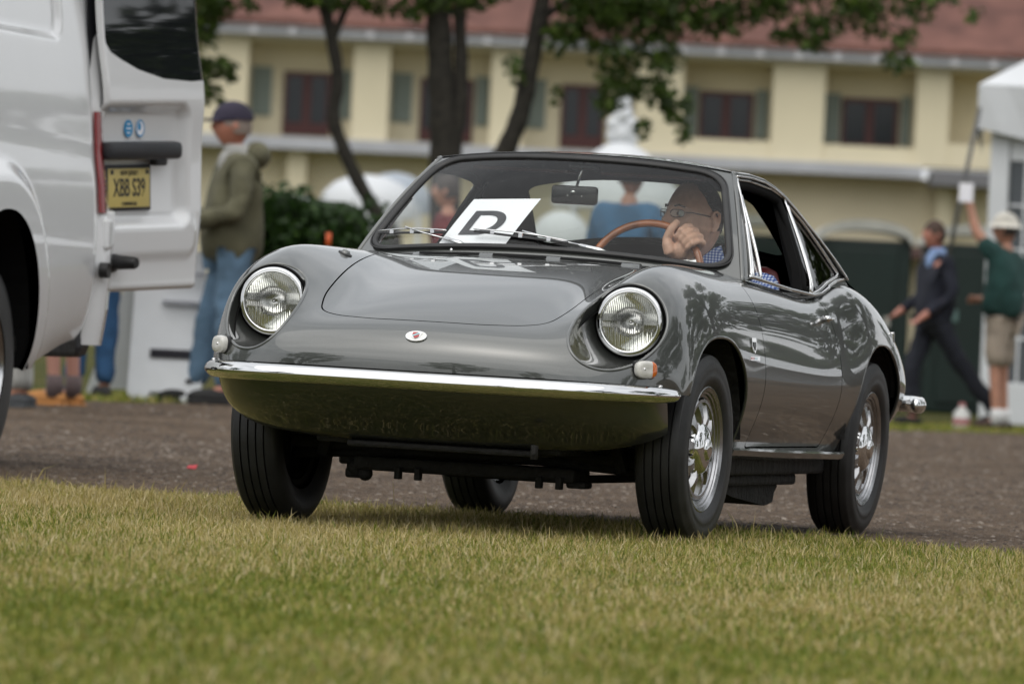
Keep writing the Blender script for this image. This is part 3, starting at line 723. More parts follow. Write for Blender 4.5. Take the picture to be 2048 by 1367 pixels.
# ---- white marquee on the right
D_ = 66
M['canvas'] = mat('white_tent_canvas', (.62, .64, .66), .7, noise=.06, nscale=1.5, bump=.3, bscale=2.5)
M['tentpane'] = mat('clear_tent_window', (.09, .10, .11), .12)
c0 = AT(1968, 500, D_); xl = c0.x
tent = empty('white_marquee', (xl, D_, 0), -R(4.3), label='white marquee tent with paned side windows at the right edge', cat='tent')
ze = AT(1970, 170, D_).z; zv = AT(1970, 268, D_).z; zr = AT(2100, 60, D_).z
mb = MB()
for (xa, ya) in ((.02, .02), (2.2, .02), (4.4, .02), (.02, 5.8)): MB().box((xa, ya, 0), (xa + .18, ya + .12, zv + .2), .01).build('pole', M['canvas'], tent)
MB().add([(-.12, -.12, ze), (6, -.12, ze), (3, 3, ze + 1.9), (-.12, 6.1, ze), (6, 6.1, ze)], [(0, 1, 2), (1, 4, 2), (4, 3, 2), (3, 0, 2), (0, 3, 4, 1)]).build('roof', M['canvas'], tent)
V = []; F = []
for k in range(25):
    x = -.12 + 6.12 * k / 24; V += [(x, -.13, ze), (x, -.10 - .03 * math.sin(k * 1.9), zv + .05 * math.cos(k * math.pi * .5))]
for k in range(24): F.append((2 * k, 2 * k + 2, 2 * k + 3, 2 * k + 1))
vv = MB().add(V, F); V2 = [(y - .02 if False else -.13 + .0, x + .0, z) for (x, y, z) in V]
vv.add([(-.12, x + .0, z) for (x, y, z) in V], F)
vv.build('valance', M['canvas'], tent, fix=False)
lo = AT(2030, 765, D_).z; hi = AT(2030, 322, D_).z
MB().box((.21, .05, .02), (2.19, .09, lo), .01).build('lower_wall', M['canvas'], tent)
MB().box((.21, .05, hi), (2.19, .09, zv + .1), .01).build('upper_wall', M['canvas'], tent)
MB().box((.03, .15, .02), (.06, 5.9, zv + .1), .01).build('side_wall', M['canvas'], tent)
wn = MB().box((.21, .075, lo), (2.19, .085, hi)).build('window', M['tentpane'], tent)
b = MB()
for x in (.36, .72, 1.08, 1.44, 1.80): b.box((x - .012, .055, lo), (x + .012, .074, hi))
for k in range(1, 5): b.box((.21, .056, lo + (hi - lo) * k / 5 - .012), (2.19, .0735, lo + (hi - lo) * k / 5 + .012))
b.build('glazing_bars', M['canvas'], wn)
# guy rope pole leaning between
a, b_ = AT(1895, 520, 64), AT(1960, 215, 64)
o = MB().tube([a, b_], .02, 8).build('guy_rope', mat('grey_rope', (.12, .12, .12), .8), smooth=True); tag(o, 'dark guy rope slanting up to the marquee corner', 'rope')
# peaked tent with a knobbed finial behind the coupe roof
D_ = 100
p = AT(1243, 300, D_); pt = empty('peaked_tent', (p.x, D_, 0), label='white peaked tent with a lumpy finial seen above the coupe roof', cat='tent')
zt = p.z
MB().lathe([(zt - .85, .95), (zt - .7, .95), (zt - .5, .8), (zt - .28, .58), (zt - .02, .36), (zt + .1, .16), (zt + .12, 0)], 20, 'z').build('canopy', M['canvas'], pt, smooth=True)
fb = MB()
for (dx, dz, r) in ((0, .22, .17), (-.10, .36, .13), (.12, .34, .14), (0, .5, .15), (.02, .66, .09), (-.12, .2, .11), (.13, .16, .10)): fb.sphere((dx, 0, zt + dz), r, 8)
fb.build('finial', M['canvas'], pt, smooth=True)
mb = MB()
for (x, y) in ((-.64, -.64), (.64, -.64), (-.64, .64), (.64, .64)): MB().tube([(x, y, 0), (x, y, zt - .75)], .05).build('leg', M['canvas'], pt)
# ---- A-board
D_ = 43.8
M['signwhite'] = mat('white_board', (.66, .68, .70), .5, noise=.03)
sb = empty('sandwich_board', (AT(330, 800, D_).x, D_, .085), label='white plastic sandwich board standing behind the open van door', cat='sign')
zt = AT(330, 500, D_).z - .085
w0_ = (AT(410, 650, D_).x - AT(262, 650, D_).x) / 2
def panel(y0, y1, name, xo=0):
    pl = [(-w0_ + .03, 0), (-w0_ + .0, .06), (-w0_ * .92, zt), (w0_ * .92, zt), (w0_, .06), (w0_ - .03, 0), (w0_ - .12, 0), (w0_ - .14, .07), (-w0_ + .14, .07), (-w0_ + .12, 0)]
    V = [(x + xo * (1 - z / zt), y0 + (y1 - y0) * (1 - z / zt), z) for x, z in pl] + [(x + xo * (1 - z / zt), y0 + (y1 - y0) * (1 - z / zt) + .025, z) for x, z in pl]
    n = len(pl); return MB().add(V, [tuple(range(n)), tuple(range(2 * n - 1, n - 1, -1))] + [(i, i + n, (i + 1) % n + n, (i + 1) % n) for i in range(n)]).build(name, M['signwhite'], sb)
f_ = panel(.02, -.18, 'front_board'); panel(.06, .30, 'rear_board', -.30)
MB().box((-.10, -.135, .28), (.26, -.10, .335)).build('black_bar', M['ink'], f_)
for z in (.62, .80): MB().box((-.04, -.085 if z > .7 else -.105, z), (.24, -.06, z + .02)).build('moulded_line', mat('grey_line%d' % int(z * 100), (.35, .36, .40), .6), f_)
MB().box((.13, -.165, .13), (.17, -.14, .155)).build('mark', M['ink'], f_)
# ---- parked cars far behind (simple saloons seen small and blurred)
def saloon(px, D, rz, paint, label):
    r = empty('parked_car', (AT(px, 400, D).x, D, 0), rz, label=label, cat='car')
    prof = [(-2.1, .35), (-2.15, .62), (-1.95, .78), (-1.1, .92), (-.55, 1.35), (.2, 1.45), (1.0, 1.38), (1.6, 1.0), (2.1, .92), (2.2, .6), (2.15, .32)]
    # lofted body: lower narrower roof
    V = []; F = []
    n = len(prof)
    for w, zf in ((-.86, 1), (-.80, 1), (.80, 1), (.86, 1)):
        for (y, z) in prof:
            ww = w; zz = z
            if z > 1.0: ww = w * .78
            if abs(w) > .83: zz = .35 + (z - .35) * .90 if z <= 1 else .35 + (.95 - .35) * .9
            V.append((ww if z > 1.0 or True else w, y, zz))
    for k in range(3):
        for i in range(n - 1): F.append((k * n + i, (k + 1) * n + i, (k + 1) * n + i + 1, k * n + i + 1))
    F += [tuple(range(n)), tuple(range(4 * n - 1, 3 * n - 1, -1))]
    MB().add(V, F).build('body', paint, r, sharp=35)
    g = MB().add([(-.60, -1.03, .97), (.60, -1.03, .97), (.54, -.60, 1.31), (-.54, -.60, 1.31)], [(0, 1, 2, 3)]); 
    g.V = [(x, y - .03, z + .02) for x, y, z in g.V]; g.build('windscreen', M['pane'], r, fix=False)
    for s in (-1, 1):
        MB().add([(s * .69, -.85, 1.0), (s * .69, 1.25, 1.0), (s * .66, .95, 1.33), (s * .66, -.5, 1.33)], [(0, 1, 2, 3)]).build('side_window', M['pane'], r, fix=False)
        for y in (-1.35, 1.35):
            w_ = MB().lathe([(-.1, .0), (-.1, .3), (-.08, .32), (.08, .32), (.1, .30), (.1, 0)], 20, 'x', (s * .78, y, .32)).build('wheel', M['tyre'], r, smooth=True)
        MB().sphere((s * .62, -2.08, .66), (.14, .06, .07), 8).build('headlight', M['reflector'], r, smooth=True)
    return r
wp = mat('white_car_paint', (.72, .73, .75), .25, coat=1); dp = mat('dark_car_paint', (.03, .03, .035), .25, coat=1); sp = mat('silver_car_paint', (.4, .41, .42), .25, coat=1)
saloon(765, 78, R(-62), wp, 'white parked car beyond the bent trunk, just left of the coupe windscreen')
saloon(590, 112, R(80), sp, 'silver parked car under the dark ground floor opening at the left')
saloon(1120, 92, R(75), wp, 'white parked car seen through the coupe windscreen')
saloon(500, 125, R(85), dp, 'dark parked car behind the man in olive')
saloon(1010, 105, R(85), sp, 'silver parked car behind the coupe cabin near the middle tree')
for (px_, D__, hh, w__, mm_, lb) in ((735, 100, 2.88, .68, 'canvas', 'low white canopy behind the bent tree trunk'), (790, 108, 3.12, .55, 'blueroof', 'pale blue grey peaked canopy beside the bent tree trunk'), (1125, 96, 2.42, .42, 'canvas', 'white canopy seen through the coupe windscreen, left of the blue shirt'), (600, 118, 2.9, .6, 'canvas', 'small white canopy above the hedge')):
    if 'blueroof' not in M: M['blueroof'] = mat('blue_grey_canvas', (.34, .38, .43), .7)
    t_ = empty('canopy_tent', (AT(px_, 400, D__).x, D__, 0), label=lb, cat='tent'); p_ = [(-w__, -w__), (w__, -w__), (w__, w__), (-w__, w__)]
    MB().lathe([(hh - .62, w__ * 1.0), (hh - .45, w__ * 1.02), (hh - .27, w__ * .93), (hh - .12, w__ * .70), (hh - .03, w__ * .38), (hh, .03), (hh, 0)], 12, 'z').build('canopy', M[mm_], t_, smooth=True)
    for (a, b) in p_: MB().tube([(a * .68, b * .68, 0), (a * .68, b * .68, hh - .5)], .03).build('leg', M['canvas'], t_)
# ---- trees around the ground that the paintwork mirrors
def big_tree_proto():
    r = empty('park_tree', (0, 0, 0)); mb = MB(); rr = random.Random(4)
    q = trunk_mb(mb, [(0, 0, -.2), (.1, 0, 2), (-.1, .1, 4), (.2, 0, 7), (.1, 0, 9.5)], .32, .10)
    bl = []
    for k in range(16):
        a = k * 2.4; z = 2.6 + 6.2 * (k / 15); L = 3.6 * math.sin(math.pi * (.25 + .68 * (k / 15))) + .5
        st = Vector((0, 0, z - .4)); en = Vector((math.cos(a) * L, math.sin(a) * L, z + 1.0))
        mid = (st + en) / 2 + Vector((0, 0, .1)); trunk_mb(mb, [st, mid, en], .09, .02, 6)
        for f in (.55, .8, 1.02):
            c = st.lerp(en, f); bl.append((c + Vector((rr.uniform(-.4, .4), rr.uniform(-.4, .4), rr.uniform(-.2, .5))), (1.05, 1.05, .62), 380))
    bl.append((Vector((0, 0, 10)), (1.2, 1.2, 1.1), 400))
    mb.build('trunk', M['bark'], r, smooth=True)
    V, F, T_ = leafcloud(bl, .23, seed=77); fastmesh('crown', V, F, M['leaf'], r, attr=T_)
    return r
bt = big_tree_proto()
spots = [(17, 8, 1.0), (18, 22, 1.1), (10.5, 37, .85), (20, 41, 1.05), (66, 82, 1.0), (58, 112, 1.1), (80, 120, 1.2), (70, 150, 1.1), (92, 140, 1.3), (40, 2, 1.1), (62, 30, 1.1), (78, 62, 1.2), (-22, 6, 1.1), (-30, 30, 1.2), (-18, -22, 1.2), (-4, -34, 1.1), (9, -30, 1.15), (26, -18, 1.2), (50, 95, 1.3), (56, 120, 1.2), (40, 140, 1.3), (-34, 60, 1.2)]
for i, (x, y, s_) in enumerate(spots):
    t_ = bt if i == 0 else copy_tree(bt); t_.location = (x, y, 0); t_.rotation_euler = (0, 0, i * 1.3); t_.scale = (s_, s_, s_ * (1 + .1 * math.sin(i)))
    tag(t_, 'broad park tree standing at the edge of the show field', 'tree', 'park trees around the show field')
# white show tents off to the right, mirrored in the door
for i, (x, y) in enumerate([(24, 62), (31, 70), (40, 92)]):
    r = empty('show_tent', (x, y, 0), .3 * i, label=('white show tent nearest the drive beyond the right edge', 'white show tent between its two neighbours beyond the right edge', 'farthest white show tent beyond the right edge')[i], cat='tent', group='show tents beyond the right edge')
    MB().add([(-2.5, -2.5, 2.1), (2.5, -2.5, 2.1), (2.5, 2.5, 2.1), (-2.5, 2.5, 2.1), (0, 0, 3.6)], [(0, 1, 4), (1, 2, 4), (2, 3, 4), (3, 0, 4), (3, 2, 1, 0)]).build('canopy', M['canvas'], r)
    for (a, b) in ((-2.45, -2.45), (2.45, -2.45), (2.45, 2.45), (-2.45, 2.45)): MB().tube([(a, b, 0), (a, b, 2.1)], .05).build('leg', M['canvas'], r)
    MB().box((-2.4, 2.40, 0), (2.4, 2.43, 2.1)).build('back_wall', M['canvas'], r)
# ================================================================== THE GREY COUPE
TH = R(15.7); BR = R(.7)
CAR_M = Matrix.Translation((-.09, 20.15, 0)) @ Matrix.Rotation(-TH, 4, 'Z') @ Matrix.Translation((0, 0, .25)) @ Matrix.Rotation(BR, 4, 'Y') @ Matrix.Translation((0, 0, -.25))
car = empty('vintage_coupe', label='small vintage grey coupe with round headlights driving off the gravel', cat='car')
car.matrix_world = CAR_M

FY, RY, AX = .03, 2.12, .276        # axle positions, axle height
# table of the body: rows nose -> tail, columns centre -> sill
T = [
 # lip over the bumper
 [(0,-.705,.462),(.18,-.695,.462),(.34,-.67,.462),(.45,-.635,.461),(.54,-.583,.46),(.605,-.525,.459),(.648,-.46,.457),(.675,-.395,.445),(.678,-.375,.395),(.655,-.36,.325)],
 [(0,-.697,.515),(.18,-.687,.513),(.34,-.66,.512),(.45,-.62,.512),(.54,-.56,.513),(.61,-.50,.512),(.657,-.44,.50),(.685,-.378,.457),(.685,-.365,.395),(.66,-.35,.325)],
 [(0,-.655,.570),(.18,-.645,.567),(.34,-.617,.563),(.45,-.572,.568),(.545,-.51,.582),(.623,-.44,.575),(.665,-.40,.53),(.693,-.355,.465),(.69,-.348,.395),(.663,-.335,.325)],
 [(0,-.575,.608),(.18,-.568,.604),(.34,-.545,.600),(.45,-.495,.622),(.545,-.425,.662),(.636,-.365,.645),(.682,-.345,.56),(.700,-.32,.475),(.693,-.318,.395),(.664,-.31,.32)],
 [(0,-.455,.650),(.18,-.452,.645),(.34,-.44,.634),(.45,-.38,.690),(.545,-.315,.752),(.645,-.29,.700),(.690,-.275,.595),(.704,-.265,.485),(.695,-.265,.395),(.665,-.262,.32)],
 [(0,-.20,.715),(.18,-.20,.710),(.34,-.20,.702),(.45,-.17,.752),(.548,-.14,.796),(.655,-.13,.725),(.698,-.12,.61),(.708,-.115,.49),(.697,-.115,.40),(.665,-.115,.31)],
 [(0,.08,.766),(.18,.08,.762),(.34,.08,.754),(.45,.08,.778),(.55,.08,.805),(.657,.08,.735),(.699,.08,.61),(.709,.08,.49),(.698,.08,.40),(.665,.08,.31)],
 [(0,.38,.803),(.18,.38,.801),(.34,.38,.794),(.45,.38,.796),(.56,.38,.797),(.657,.38,.724),(.696,.38,.60),(.706,.38,.485),(.691,.38,.39),(.657,.38,.29)],
 [(0,.66,.815),(.18,.66,.81),(.34,.66,.802),(.47,.66,.795),(.585,.66,.783),(.659,.66,.705),(.692,.66,.595),(.704,.66,.48),(.687,.66,.385),(.65,.66,.28)],
 [(0,1.1,.79),(.18,1.1,.79),(.34,1.1,.785),(.48,1.1,.775),(.595,1.1,.757),(.659,1.1,.685),(.689,1.1,.585),(.703,1.1,.475),(.684,1.1,.38),(.645,1.1,.275)],
 [(0,1.5,.78),(.18,1.5,.78),(.34,1.5,.775),(.48,1.5,.765),(.60,1.5,.740),(.657,1.5,.675),(.689,1.5,.58),(.704,1.5,.472),(.684,1.5,.378),(.643,1.5,.272)],
 [(0,1.78,.80),(.18,1.78,.80),(.34,1.78,.797),(.48,1.78,.79),(.605,1.78,.772),(.665,1.78,.70),(.698,1.78,.59),(.708,1.78,.478),(.688,1.78,.38),(.643,1.78,.275)],
 [(0,2.0,.805),(.18,2.0,.805),(.34,2.0,.80),(.48,2.0,.797),(.61,2.0,.785),(.678,2.0,.705),(.706,2.0,.60),(.711,2.0,.485),(.69,2.0,.385),(.64,2.0,.285)],
 [(0,2.3,.755),(.18,2.3,.755),(.34,2.3,.752),(.48,2.3,.752),(.60,2.3,.742),(.67,2.3,.67),(.70,2.3,.58),(.707,2.3,.48),(.685,2.3,.39),(.635,2.3,.30)],
 [(0,2.52,.69),(.18,2.52,.69),(.34,2.52,.69),(.47,2.52,.687),(.58,2.52,.675),(.65,2.52,.615),(.682,2.52,.545),(.69,2.52,.47),(.668,2.52,.395),(.62,2.52,.32)],
 [(0,2.67,.60),(.18,2.67,.60),(.34,2.67,.60),(.46,2.665,.598),(.56,2.655,.59),(.63,2.64,.55),(.66,2.63,.51),(.67,2.62,.46),(.65,2.61,.40),(.605,2.60,.34)],
 [(0,2.74,.47),(.18,2.74,.47),(.34,2.735,.47),(.45,2.725,.47),(.54,2.71,.47),(.60,2.69,.465),(.63,2.675,.455),(.64,2.665,.44),(.625,2.66,.405),(.59,2.65,.36)],
 [(0,2.70,.33),(.18,2.70,.33),(.34,2.695,.33),(.45,2.68,.33),(.53,2.66,.335),(.58,2.64,.34),(.605,2.63,.345),(.615,2.625,.35),(.60,2.62,.35),(.57,2.61,.34)],
]
D = np.array(T, float)
Df = np.concatenate([(D * [-1, 1, 1])[:, :0:-1], D], 1)         # columns sill(right) .. centre .. sill(left)
NET = fit_net(Df, 3, .85)
def tseq(L):
    out = [0.0]
    for i, k in enumerate(L): out += [i + (j + 1) / k for j in range(k)]
    return np.array(out)
tu = tseq([6, 7, 9, 12, 20, 20, 20, 20, 26, 24, 20, 18, 22, 18, 14, 10, 6])
tv = tseq([8, 7, 9, 10, 10, 10, 9, 9, 8] + [8, 9, 9, 10, 10, 10, 9, 7, 8])
G = surf(NET, tu, tv)
bV, bN, bF = grid_mesh(G)
k0 = np.argmax(bV[:, 2]); 
if bN[k0][2] < 0: bN = -bN; bF = [f[::-1] for f in bF]

HX, HZ, HR = .524, .617, .119       # headlamp opening in front view
LX, LY, LZ, LR = .527, -.350, .633, .0985
def f_lamp(V):
    x = np.abs(V[:, 0]) - HX; z = V[:, 2] - HZ
    d = np.sqrt((x / 1.0) ** 2 + (z / 1.03) ** 2) - HR
    return np.where(V[:, 1] < -.2, d, 1.0 + 0 * d)
def sup(V, y0, a, b, n, z0=AX - .006):
    y = np.abs(V[:, 1] - y0) / a; z = np.maximum(V[:, 2] - z0, 0) / b
    return ((y ** n + z ** n) ** (1 / n) - 1) * min(a, b)
def f_arch(V):
    d = np.minimum(sup(V, FY + .005, .365, .335, 2.5), sup(V, RY, .345, .340, 2.35))
    return np.where((np.abs(V[:, 0]) > .42), d, 1.0)
DOOR = [(.56, .287), (.575, .40), (.58, .50), (.57, .62), (.545, .73), (.53, .90), (1.53, .90), (1.56, .70), (1.575, .58), (1.575, .46), (1.56, .36), (1.535, .287)]
DOORi = inset_poly(DOOR, .018)
def s_door(V):
    d = sdf_poly(V[:, 1:3], DOORi, .018)
    return np.where((np.abs(V[:, 0]) > .56), d, np.maximum(d, (.57 - np.abs(V[:, 0])) * 2))
HOOD = [(0, -.595), (.16, -.583), (.27, -.548), (.335, -.50), (.365, -.38), (.385, -.15), (.41, .10), (.425, .30), (.40, .365), (.25, .355), (0, .345)]
HOOD = HOOD + [(-x, y) for x, y in HOOD[-2:0:-1]]
HOOD = [tuple(q) for q in round_path(HOOD[:1] + HOOD[1:], .07, 5)]
HOODi = HOOD
def s_hood(V): 
    d = sdf_poly(V[:, :2], HOODi, .0); return np.where(V[:, 2] > .5, d, 1.0)
def ws_base(X): return .50 + .15 * np.abs(X / .584) ** 2.2
def s_cabin(V):
    # inside (negative) = opening of the cabin in plan
    x = np.abs(V[:, 0]); y = V[:, 1]
    d = np.maximum(x - .578, ws_base(np.minimum(x, .6)) + .035 - y); d = np.maximum(d, y - 2.02)
    return np.where(V[:, 2] > .68, d, 1.0)
GAP = .0022
bb = clip(bV, bN, bF, f_lamp)
bb = clip(*bb, f_arch)
bb = clip(*bb, s_cabin)
lam_src = bb
under = lambda V: np.where(V[:, 1] < -.12, V[:, 2] - .437, 1.0)
bb = clip(*bb, under)
shell = clip(*clip(*bb, lambda V: s_door(V) - GAP), lambda V: s_hood(V) - GAP)
def not_lamp(p): return not (p[1] < -.2 and abs(math.hypot(abs(p[0]) - HX, (p[2] - HZ) / 1.03) - HR) < .004)
def archfold(p, n):
    v = np.array([-np.sign(p[0]), 0, 0]); return v
sh = skirt(*shell, depth=.016, sel=lambda p: not_lamp(p))
meshobj('body_shell', sh[0], sh[2], M['paint'], car, N=sh[1])
dd = clip(*bb, lambda V: -s_door(V) - GAP)
for s in (1, -1):
    q = clip(*dd, lambda V: V[:, 0] * s)
    q = skirt(*q, depth=.016)
    o = meshobj('door', q[0], q[2], M['paint'], car, N=q[1])
    if s == 1: door_l = o
    else: door_r = o
q = skirt(*clip(*clip(bV, bN, bF, s_cabin), lambda V: -s_hood(V) - GAP), depth=.014)
meshobj('bonnet', q[0], q[2], M['paint'], car, N=q[1])

# added black shell, stands in for the shade inside the panel gaps
inner = clip(*clip(*bb, lambda V: np.where(V[:, 1] < 2.6, 1.0, -1.0)), lambda V: s_cabin(V) - .01)
iV = inner[0] - inner[1] * .03
meshobj('gap_dark_shell', iV, inner[2], M['black'], car, N=inner[1])

# rolled lips of the wheel arches
for lp in loops(shell[0], shell[2]):
    P = shell[0][lp]
    sel = [p for p in P if abs(f_arch(p[None])[0]) < .0015 and abs(p[0]) > .5]
    for s in (1, -1):
        for y0 in (FY, RY):
            q = [p for p in sel if p[0] * s > 0 and abs(p[1] - y0) < .42]
            if len(q) > 10:
                q = sorted(q, key=lambda p: math.atan2(p[2] - .25, p[1] - y0))
                q = [p + np.array([-s * .004, 0, 0]) for p in q[::2]]
                b = MB().tube(q, .0055, 8).build('wheel_arch_lip', M['paint'], car, smooth=True)

# headlamp bowls
def rim_loop(s):
    for lp in loops(lam_src[0], lam_src[2]):
        P = lam_src[0][lp]
        if P[:, 1].max() < -.2 and (P[:, 0] * s).min() > .2: return P
for s in (1, -1):
    P = rim_loop(s)
    ang = np.arctan2(P[:, 2] - HZ, P[:, 0] - s * HX); o_ = np.argsort(ang); P = P[o_]; ang = ang[o_]
    # resample evenly
    ta = np.linspace(-math.pi, math.pi, 97)[:-1]
    ax = np.concatenate([ang - 2 * math.pi, ang, ang + 2 * math.pi]); PX = np.concatenate([P, P, P])
    rim = np.stack([np.interp(ta, ax, PX[:, k]) for k in range(3)], 1)
    end = np.stack([s * LX + (LR + .006) * np.cos(ta), np.full(96, LY + .012), LZ + (LR + .006) * np.sin(ta)], 1)
    rows = []
    for t in np.linspace(0, 1, 16):
        xz = rim + (end - rim) * (t ** 1.25); y = rim[:, 1] + (end[:, 1] - rim[:, 1]) * (1 - (1 - t) ** 1.5)
        q = xz.copy(); q[:, 1] = y; rows.append(q)
    G2 = np.array(rows); G2 = np.concatenate([G2, G2[:, :1]], 1)
    V_, N_, F_ = grid_mesh(G2)
    if (N_[:, 1] < 0).mean() < .5 : pass
    bowl = meshobj('headlight_bowl', V_, F_, M['paint'], car)
    MB().tube([p + np.array([0, .002, 0]) for p in rim], .0052, 8, closed=True).build('bowl_lip', M['paint'], bowl, smooth=True)
    # lamp
    hl = MB(); c = (s * LX, LY, LZ)
    hl.lathe([(.03, LR + .007), (.012, LR + .007), (.004, LR + .002), (.010, LR + .004), (.03, LR + .004)], 64, 'y', c)
    L = hl.build('headlight', M['black'], car, smooth=True)
    rg = MB().lathe([(.02, LR + .001), (.002, LR), (-.006, LR - .003), (-.009, LR - .007), (-.006, LR - .011), (-.0075, LR - .0125), (-.006, LR - .016), (.01, LR - .017)], 72, 'y', c)
    rg.build('chrome_ring', M['chrome'], L, smooth=True)
    rf = MB().lathe([(.002 + .060 * (1 - (r / .082) ** 2), r) for r in (0.002, .01, .02, .03, .04, .05, .06, .07, .078, .082)], 64, 'y', (s * LX, LY + .012, LZ))
    rf.build('reflector', M['reflector'], L, smooth=True)
    MB().lathe([(0, .0), (0.001, .006), (.012, .0085), (.03, .009), (.05, .009)], 20, 'y', (s * LX, LY + .022, LZ)).build('bulb_shield', M['chrome_dull'], L, smooth=True)
    # fluted lens: a domed disc with vertical ribs moulded in its face
    n = 150; V = []; F = []
    xs = np.linspace(-.0825, .0825, n); zs = np.linspace(-.0825, .0825, 60)
    X, Z = np.meshgrid(xs, zs, indexing='ij'); rr = np.sqrt(X ** 2 + Z ** 2)
    dome = -.018 * (1 - (rr / .083) ** 2)
    band = np.where(np.abs(Z - .01) < .012, .3, 1.0) * np.where(rr < .024, .15, 1.0)
    rib = .0016 * np.abs(np.sin(X * math.pi / .0058)) * band * (rr < .079)
    rib += .0012 * np.where((Z < -.02), np.abs(np.sin(X * math.pi / .011 + 1.0)), 0) * (rr < .079)
    Y = dome + rib + .004 * np.exp(-(rr / .016) ** 2)
    GG = np.stack([s * LX + X, LY + .004 + Y, LZ + Z], -1)
    lV, lN, lF = grid_mesh(GG)
    lens = clip(lV, lN, lF, lambda V: .0818 - np.hypot(V[:, 0] - s * LX, V[:, 2] - LZ))
    meshobj('lens', lens[0], lens[2], M['lens'], L)

# ---- valance below the bumper
def row(yc, z, w, back, yend=None): 
    out = []
    for a in np.linspace(-1, 1, 41):
        x = a * w; out.append((x, yc + back * abs(a) ** 2.6, z + 0))
    return out
vr = []
for k, (yc, z, w, back, lift) in enumerate([(-.640, .462, .645, .26, 0), (-.670, .437, .655, .28, 0), (-.650, .395, .655, .285, .005), (-.592, .340, .648, .27, .010), (-.515, .294, .632, .25, .030), (-.46, .262, .61, .22, .055), (-.34, .250, .57, .1, .07), (-.18, .247, .53, .0, .08)]):
    rr_ = []
    for a in np.linspace(-1, 1, 49):
        ab = abs(a); rr_.append((w * math.sin(a * math.pi / 2 * .96) / math.sin(math.pi / 2 * .96), yc + back * ab ** 3.0, z + lift * ab ** 3))
    vr.append(rr_)
VN = fit_net(np.array(vr), 2, .8)
G3 = surf(VN, np.linspace(0, 7, 50), np.linspace(0, 48, 97))
V_, N_, F_ = grid_mesh(G3)
if N_[:, 1].mean() > 0: N_ = -N_; F_ = [f[::-1] for f in F_]
meshobj('front_valance', V_, F_, M['paint'], car, N=N_)

# ---- front bumper
def bump_y(x): return -.752 + .385 * np.abs(x / .695) ** 5.0
pts = []
for a in np.linspace(-1, 1, 61):
    x = .687 * math.sin(a * math.pi / 2); pts.append((x, bump_y(x)))
prof = [(.004, .0235), (-.010, .0215), (-.020, .014), (-.0255, .003), (-.026, -.004), (-.022, -.013), (-.014, -.021), (-.004, -.0255), (.006, -.026)]
V = []; F = []
m_ = len(prof)
for i, (x, y) in enumerate(pts):
    a = pts[max(i - 1, 0)]; b = pts[min(i + 1, 60)]; t = Vector((b[0] - a[0], b[1] - a[1], 0)).normalized()
    n = Vector((t.y, -t.x, 0))        # outward
    e = min(i, 60 - i); sc_ = min(1.0, (.30 + .70 * math.sqrt(min(e, 7) / 7)))
    for (d, z) in prof: V.append(Vector((x, y, .435)) + n * (-d * sc_) + Vector((0, 0, z * sc_)))
for i in range(60):
    for j in range(m_ - 1): F.append((i * m_ + j, (i + 1) * m_ + j, (i + 1) * m_ + j + 1, i * m_ + j + 1))
F.append(tuple(range(m_))); F.append(tuple(60 * m_ + k for k in range(m_ - 1, -1, -1)))
bo = MB().add(V, F).build('front_bumper', M['chrome'], car, smooth=True)
for sx in (-.45, .45): MB().box((sx - .02, bump_y(sx) + .012, .425), (sx + .02, -.50, .445), .003).build('bracket', M['black'], bo)
for sx in (-.655, .655): MB().sphere((sx, bump_y(sx) + .004, .459), (.008, .008, .004), 8).build('bolt', M['chrome'], bo, smooth=True)

# ---- indicators
for s in (1, -1):
    mt = Matrix.Translation((s * .620, -.505, .503)) @ Matrix.Rotation(s * R(45), 4, 'Z') @ Matrix.Rotation(R(-4), 4, 'X')
    g = MB().box((-.0355, -.003, -.026), (.0355, .02, .026), .011, mt).build('indicator', M['rubber'], car, sharp=40)
    # lens: clear inner part, amber outer part
    def puff(x0, x1, m):
        pw = lambda t, e: math.copysign(abs(t) ** e, t); n1, n2 = 25, 48; GV = np.zeros((n1, n2 + 1, 3))
        for i in range(n1):
            for k in range(n2 + 1):
                el, az = math.pi / 2 * (i / (n1 - 1)), 2 * math.pi * k / n2; c_ = pw(math.cos(el), .45)
                GV[i, k] = (.0345 * c_ * pw(math.cos(az), .72), -.021 * pw(math.sin(el), .6), .0250 * c_ * pw(math.sin(az), .72))
        v_, n_, f_ = grid_mesh(GV); v_, n_, f_ = clip(v_, n_, f_, lambda V: np.minimum(V[:, 0] - x0, x1 - V[:, 0]))
        return meshobj('lens', [mt @ Vector(q) for q in v_], f_, m, g)
    if s > 0: puff(-.036, .0135, M['clearplastic']); puff(.0135, .036, M['amber'])
    else: puff(-.036, .036, M['clearplastic'])
    MB().sphere(mt @ Vector((-s * .014, -.021, 0)), (.004, .003, .004), 8).build('screw', M['chrome'], g, smooth=True)

# ---- bonnet badge
def on_body(x, y):
    d = (bV[:, 0] - x) ** 2 + (bV[:, 1] - y) ** 2 + np.where(bN[:, 2] > .1, 0, 9); i = np.argsort(d)[:4]; w = 1 / (d[i] + 1e-6); w /= w.sum()
    return Vector((bV[i] * w[:, None]).sum(0)), Vector((bN[i] * w[:, None]).sum(0)).normalized()
def on_side(y, z, s=1):
    d = (bV[:, 1] - y) ** 2 + (bV[:, 2] - z) ** 2 + np.where(bV[:, 0] * s > .4, 0, 9) ; i = np.argsort(d)[:4]; w = 1 / (d[i] + 1e-6); w /= w.sum()
    return Vector((bV[i] * w[:, None]).sum(0)), Vector((bN[i] * w[:, None]).sum(0)).normalized()
p, n = on_body(0, -.668)
def frame(p, n, up=(0, 0, 1)):
    n = n.normalized(); x = Vector(up).cross(n).normalized(); y = n.cross(x); m = Matrix((x, y, n)).transposed().to_4x4(); m.translation = p; return m
fm = frame(p, n)
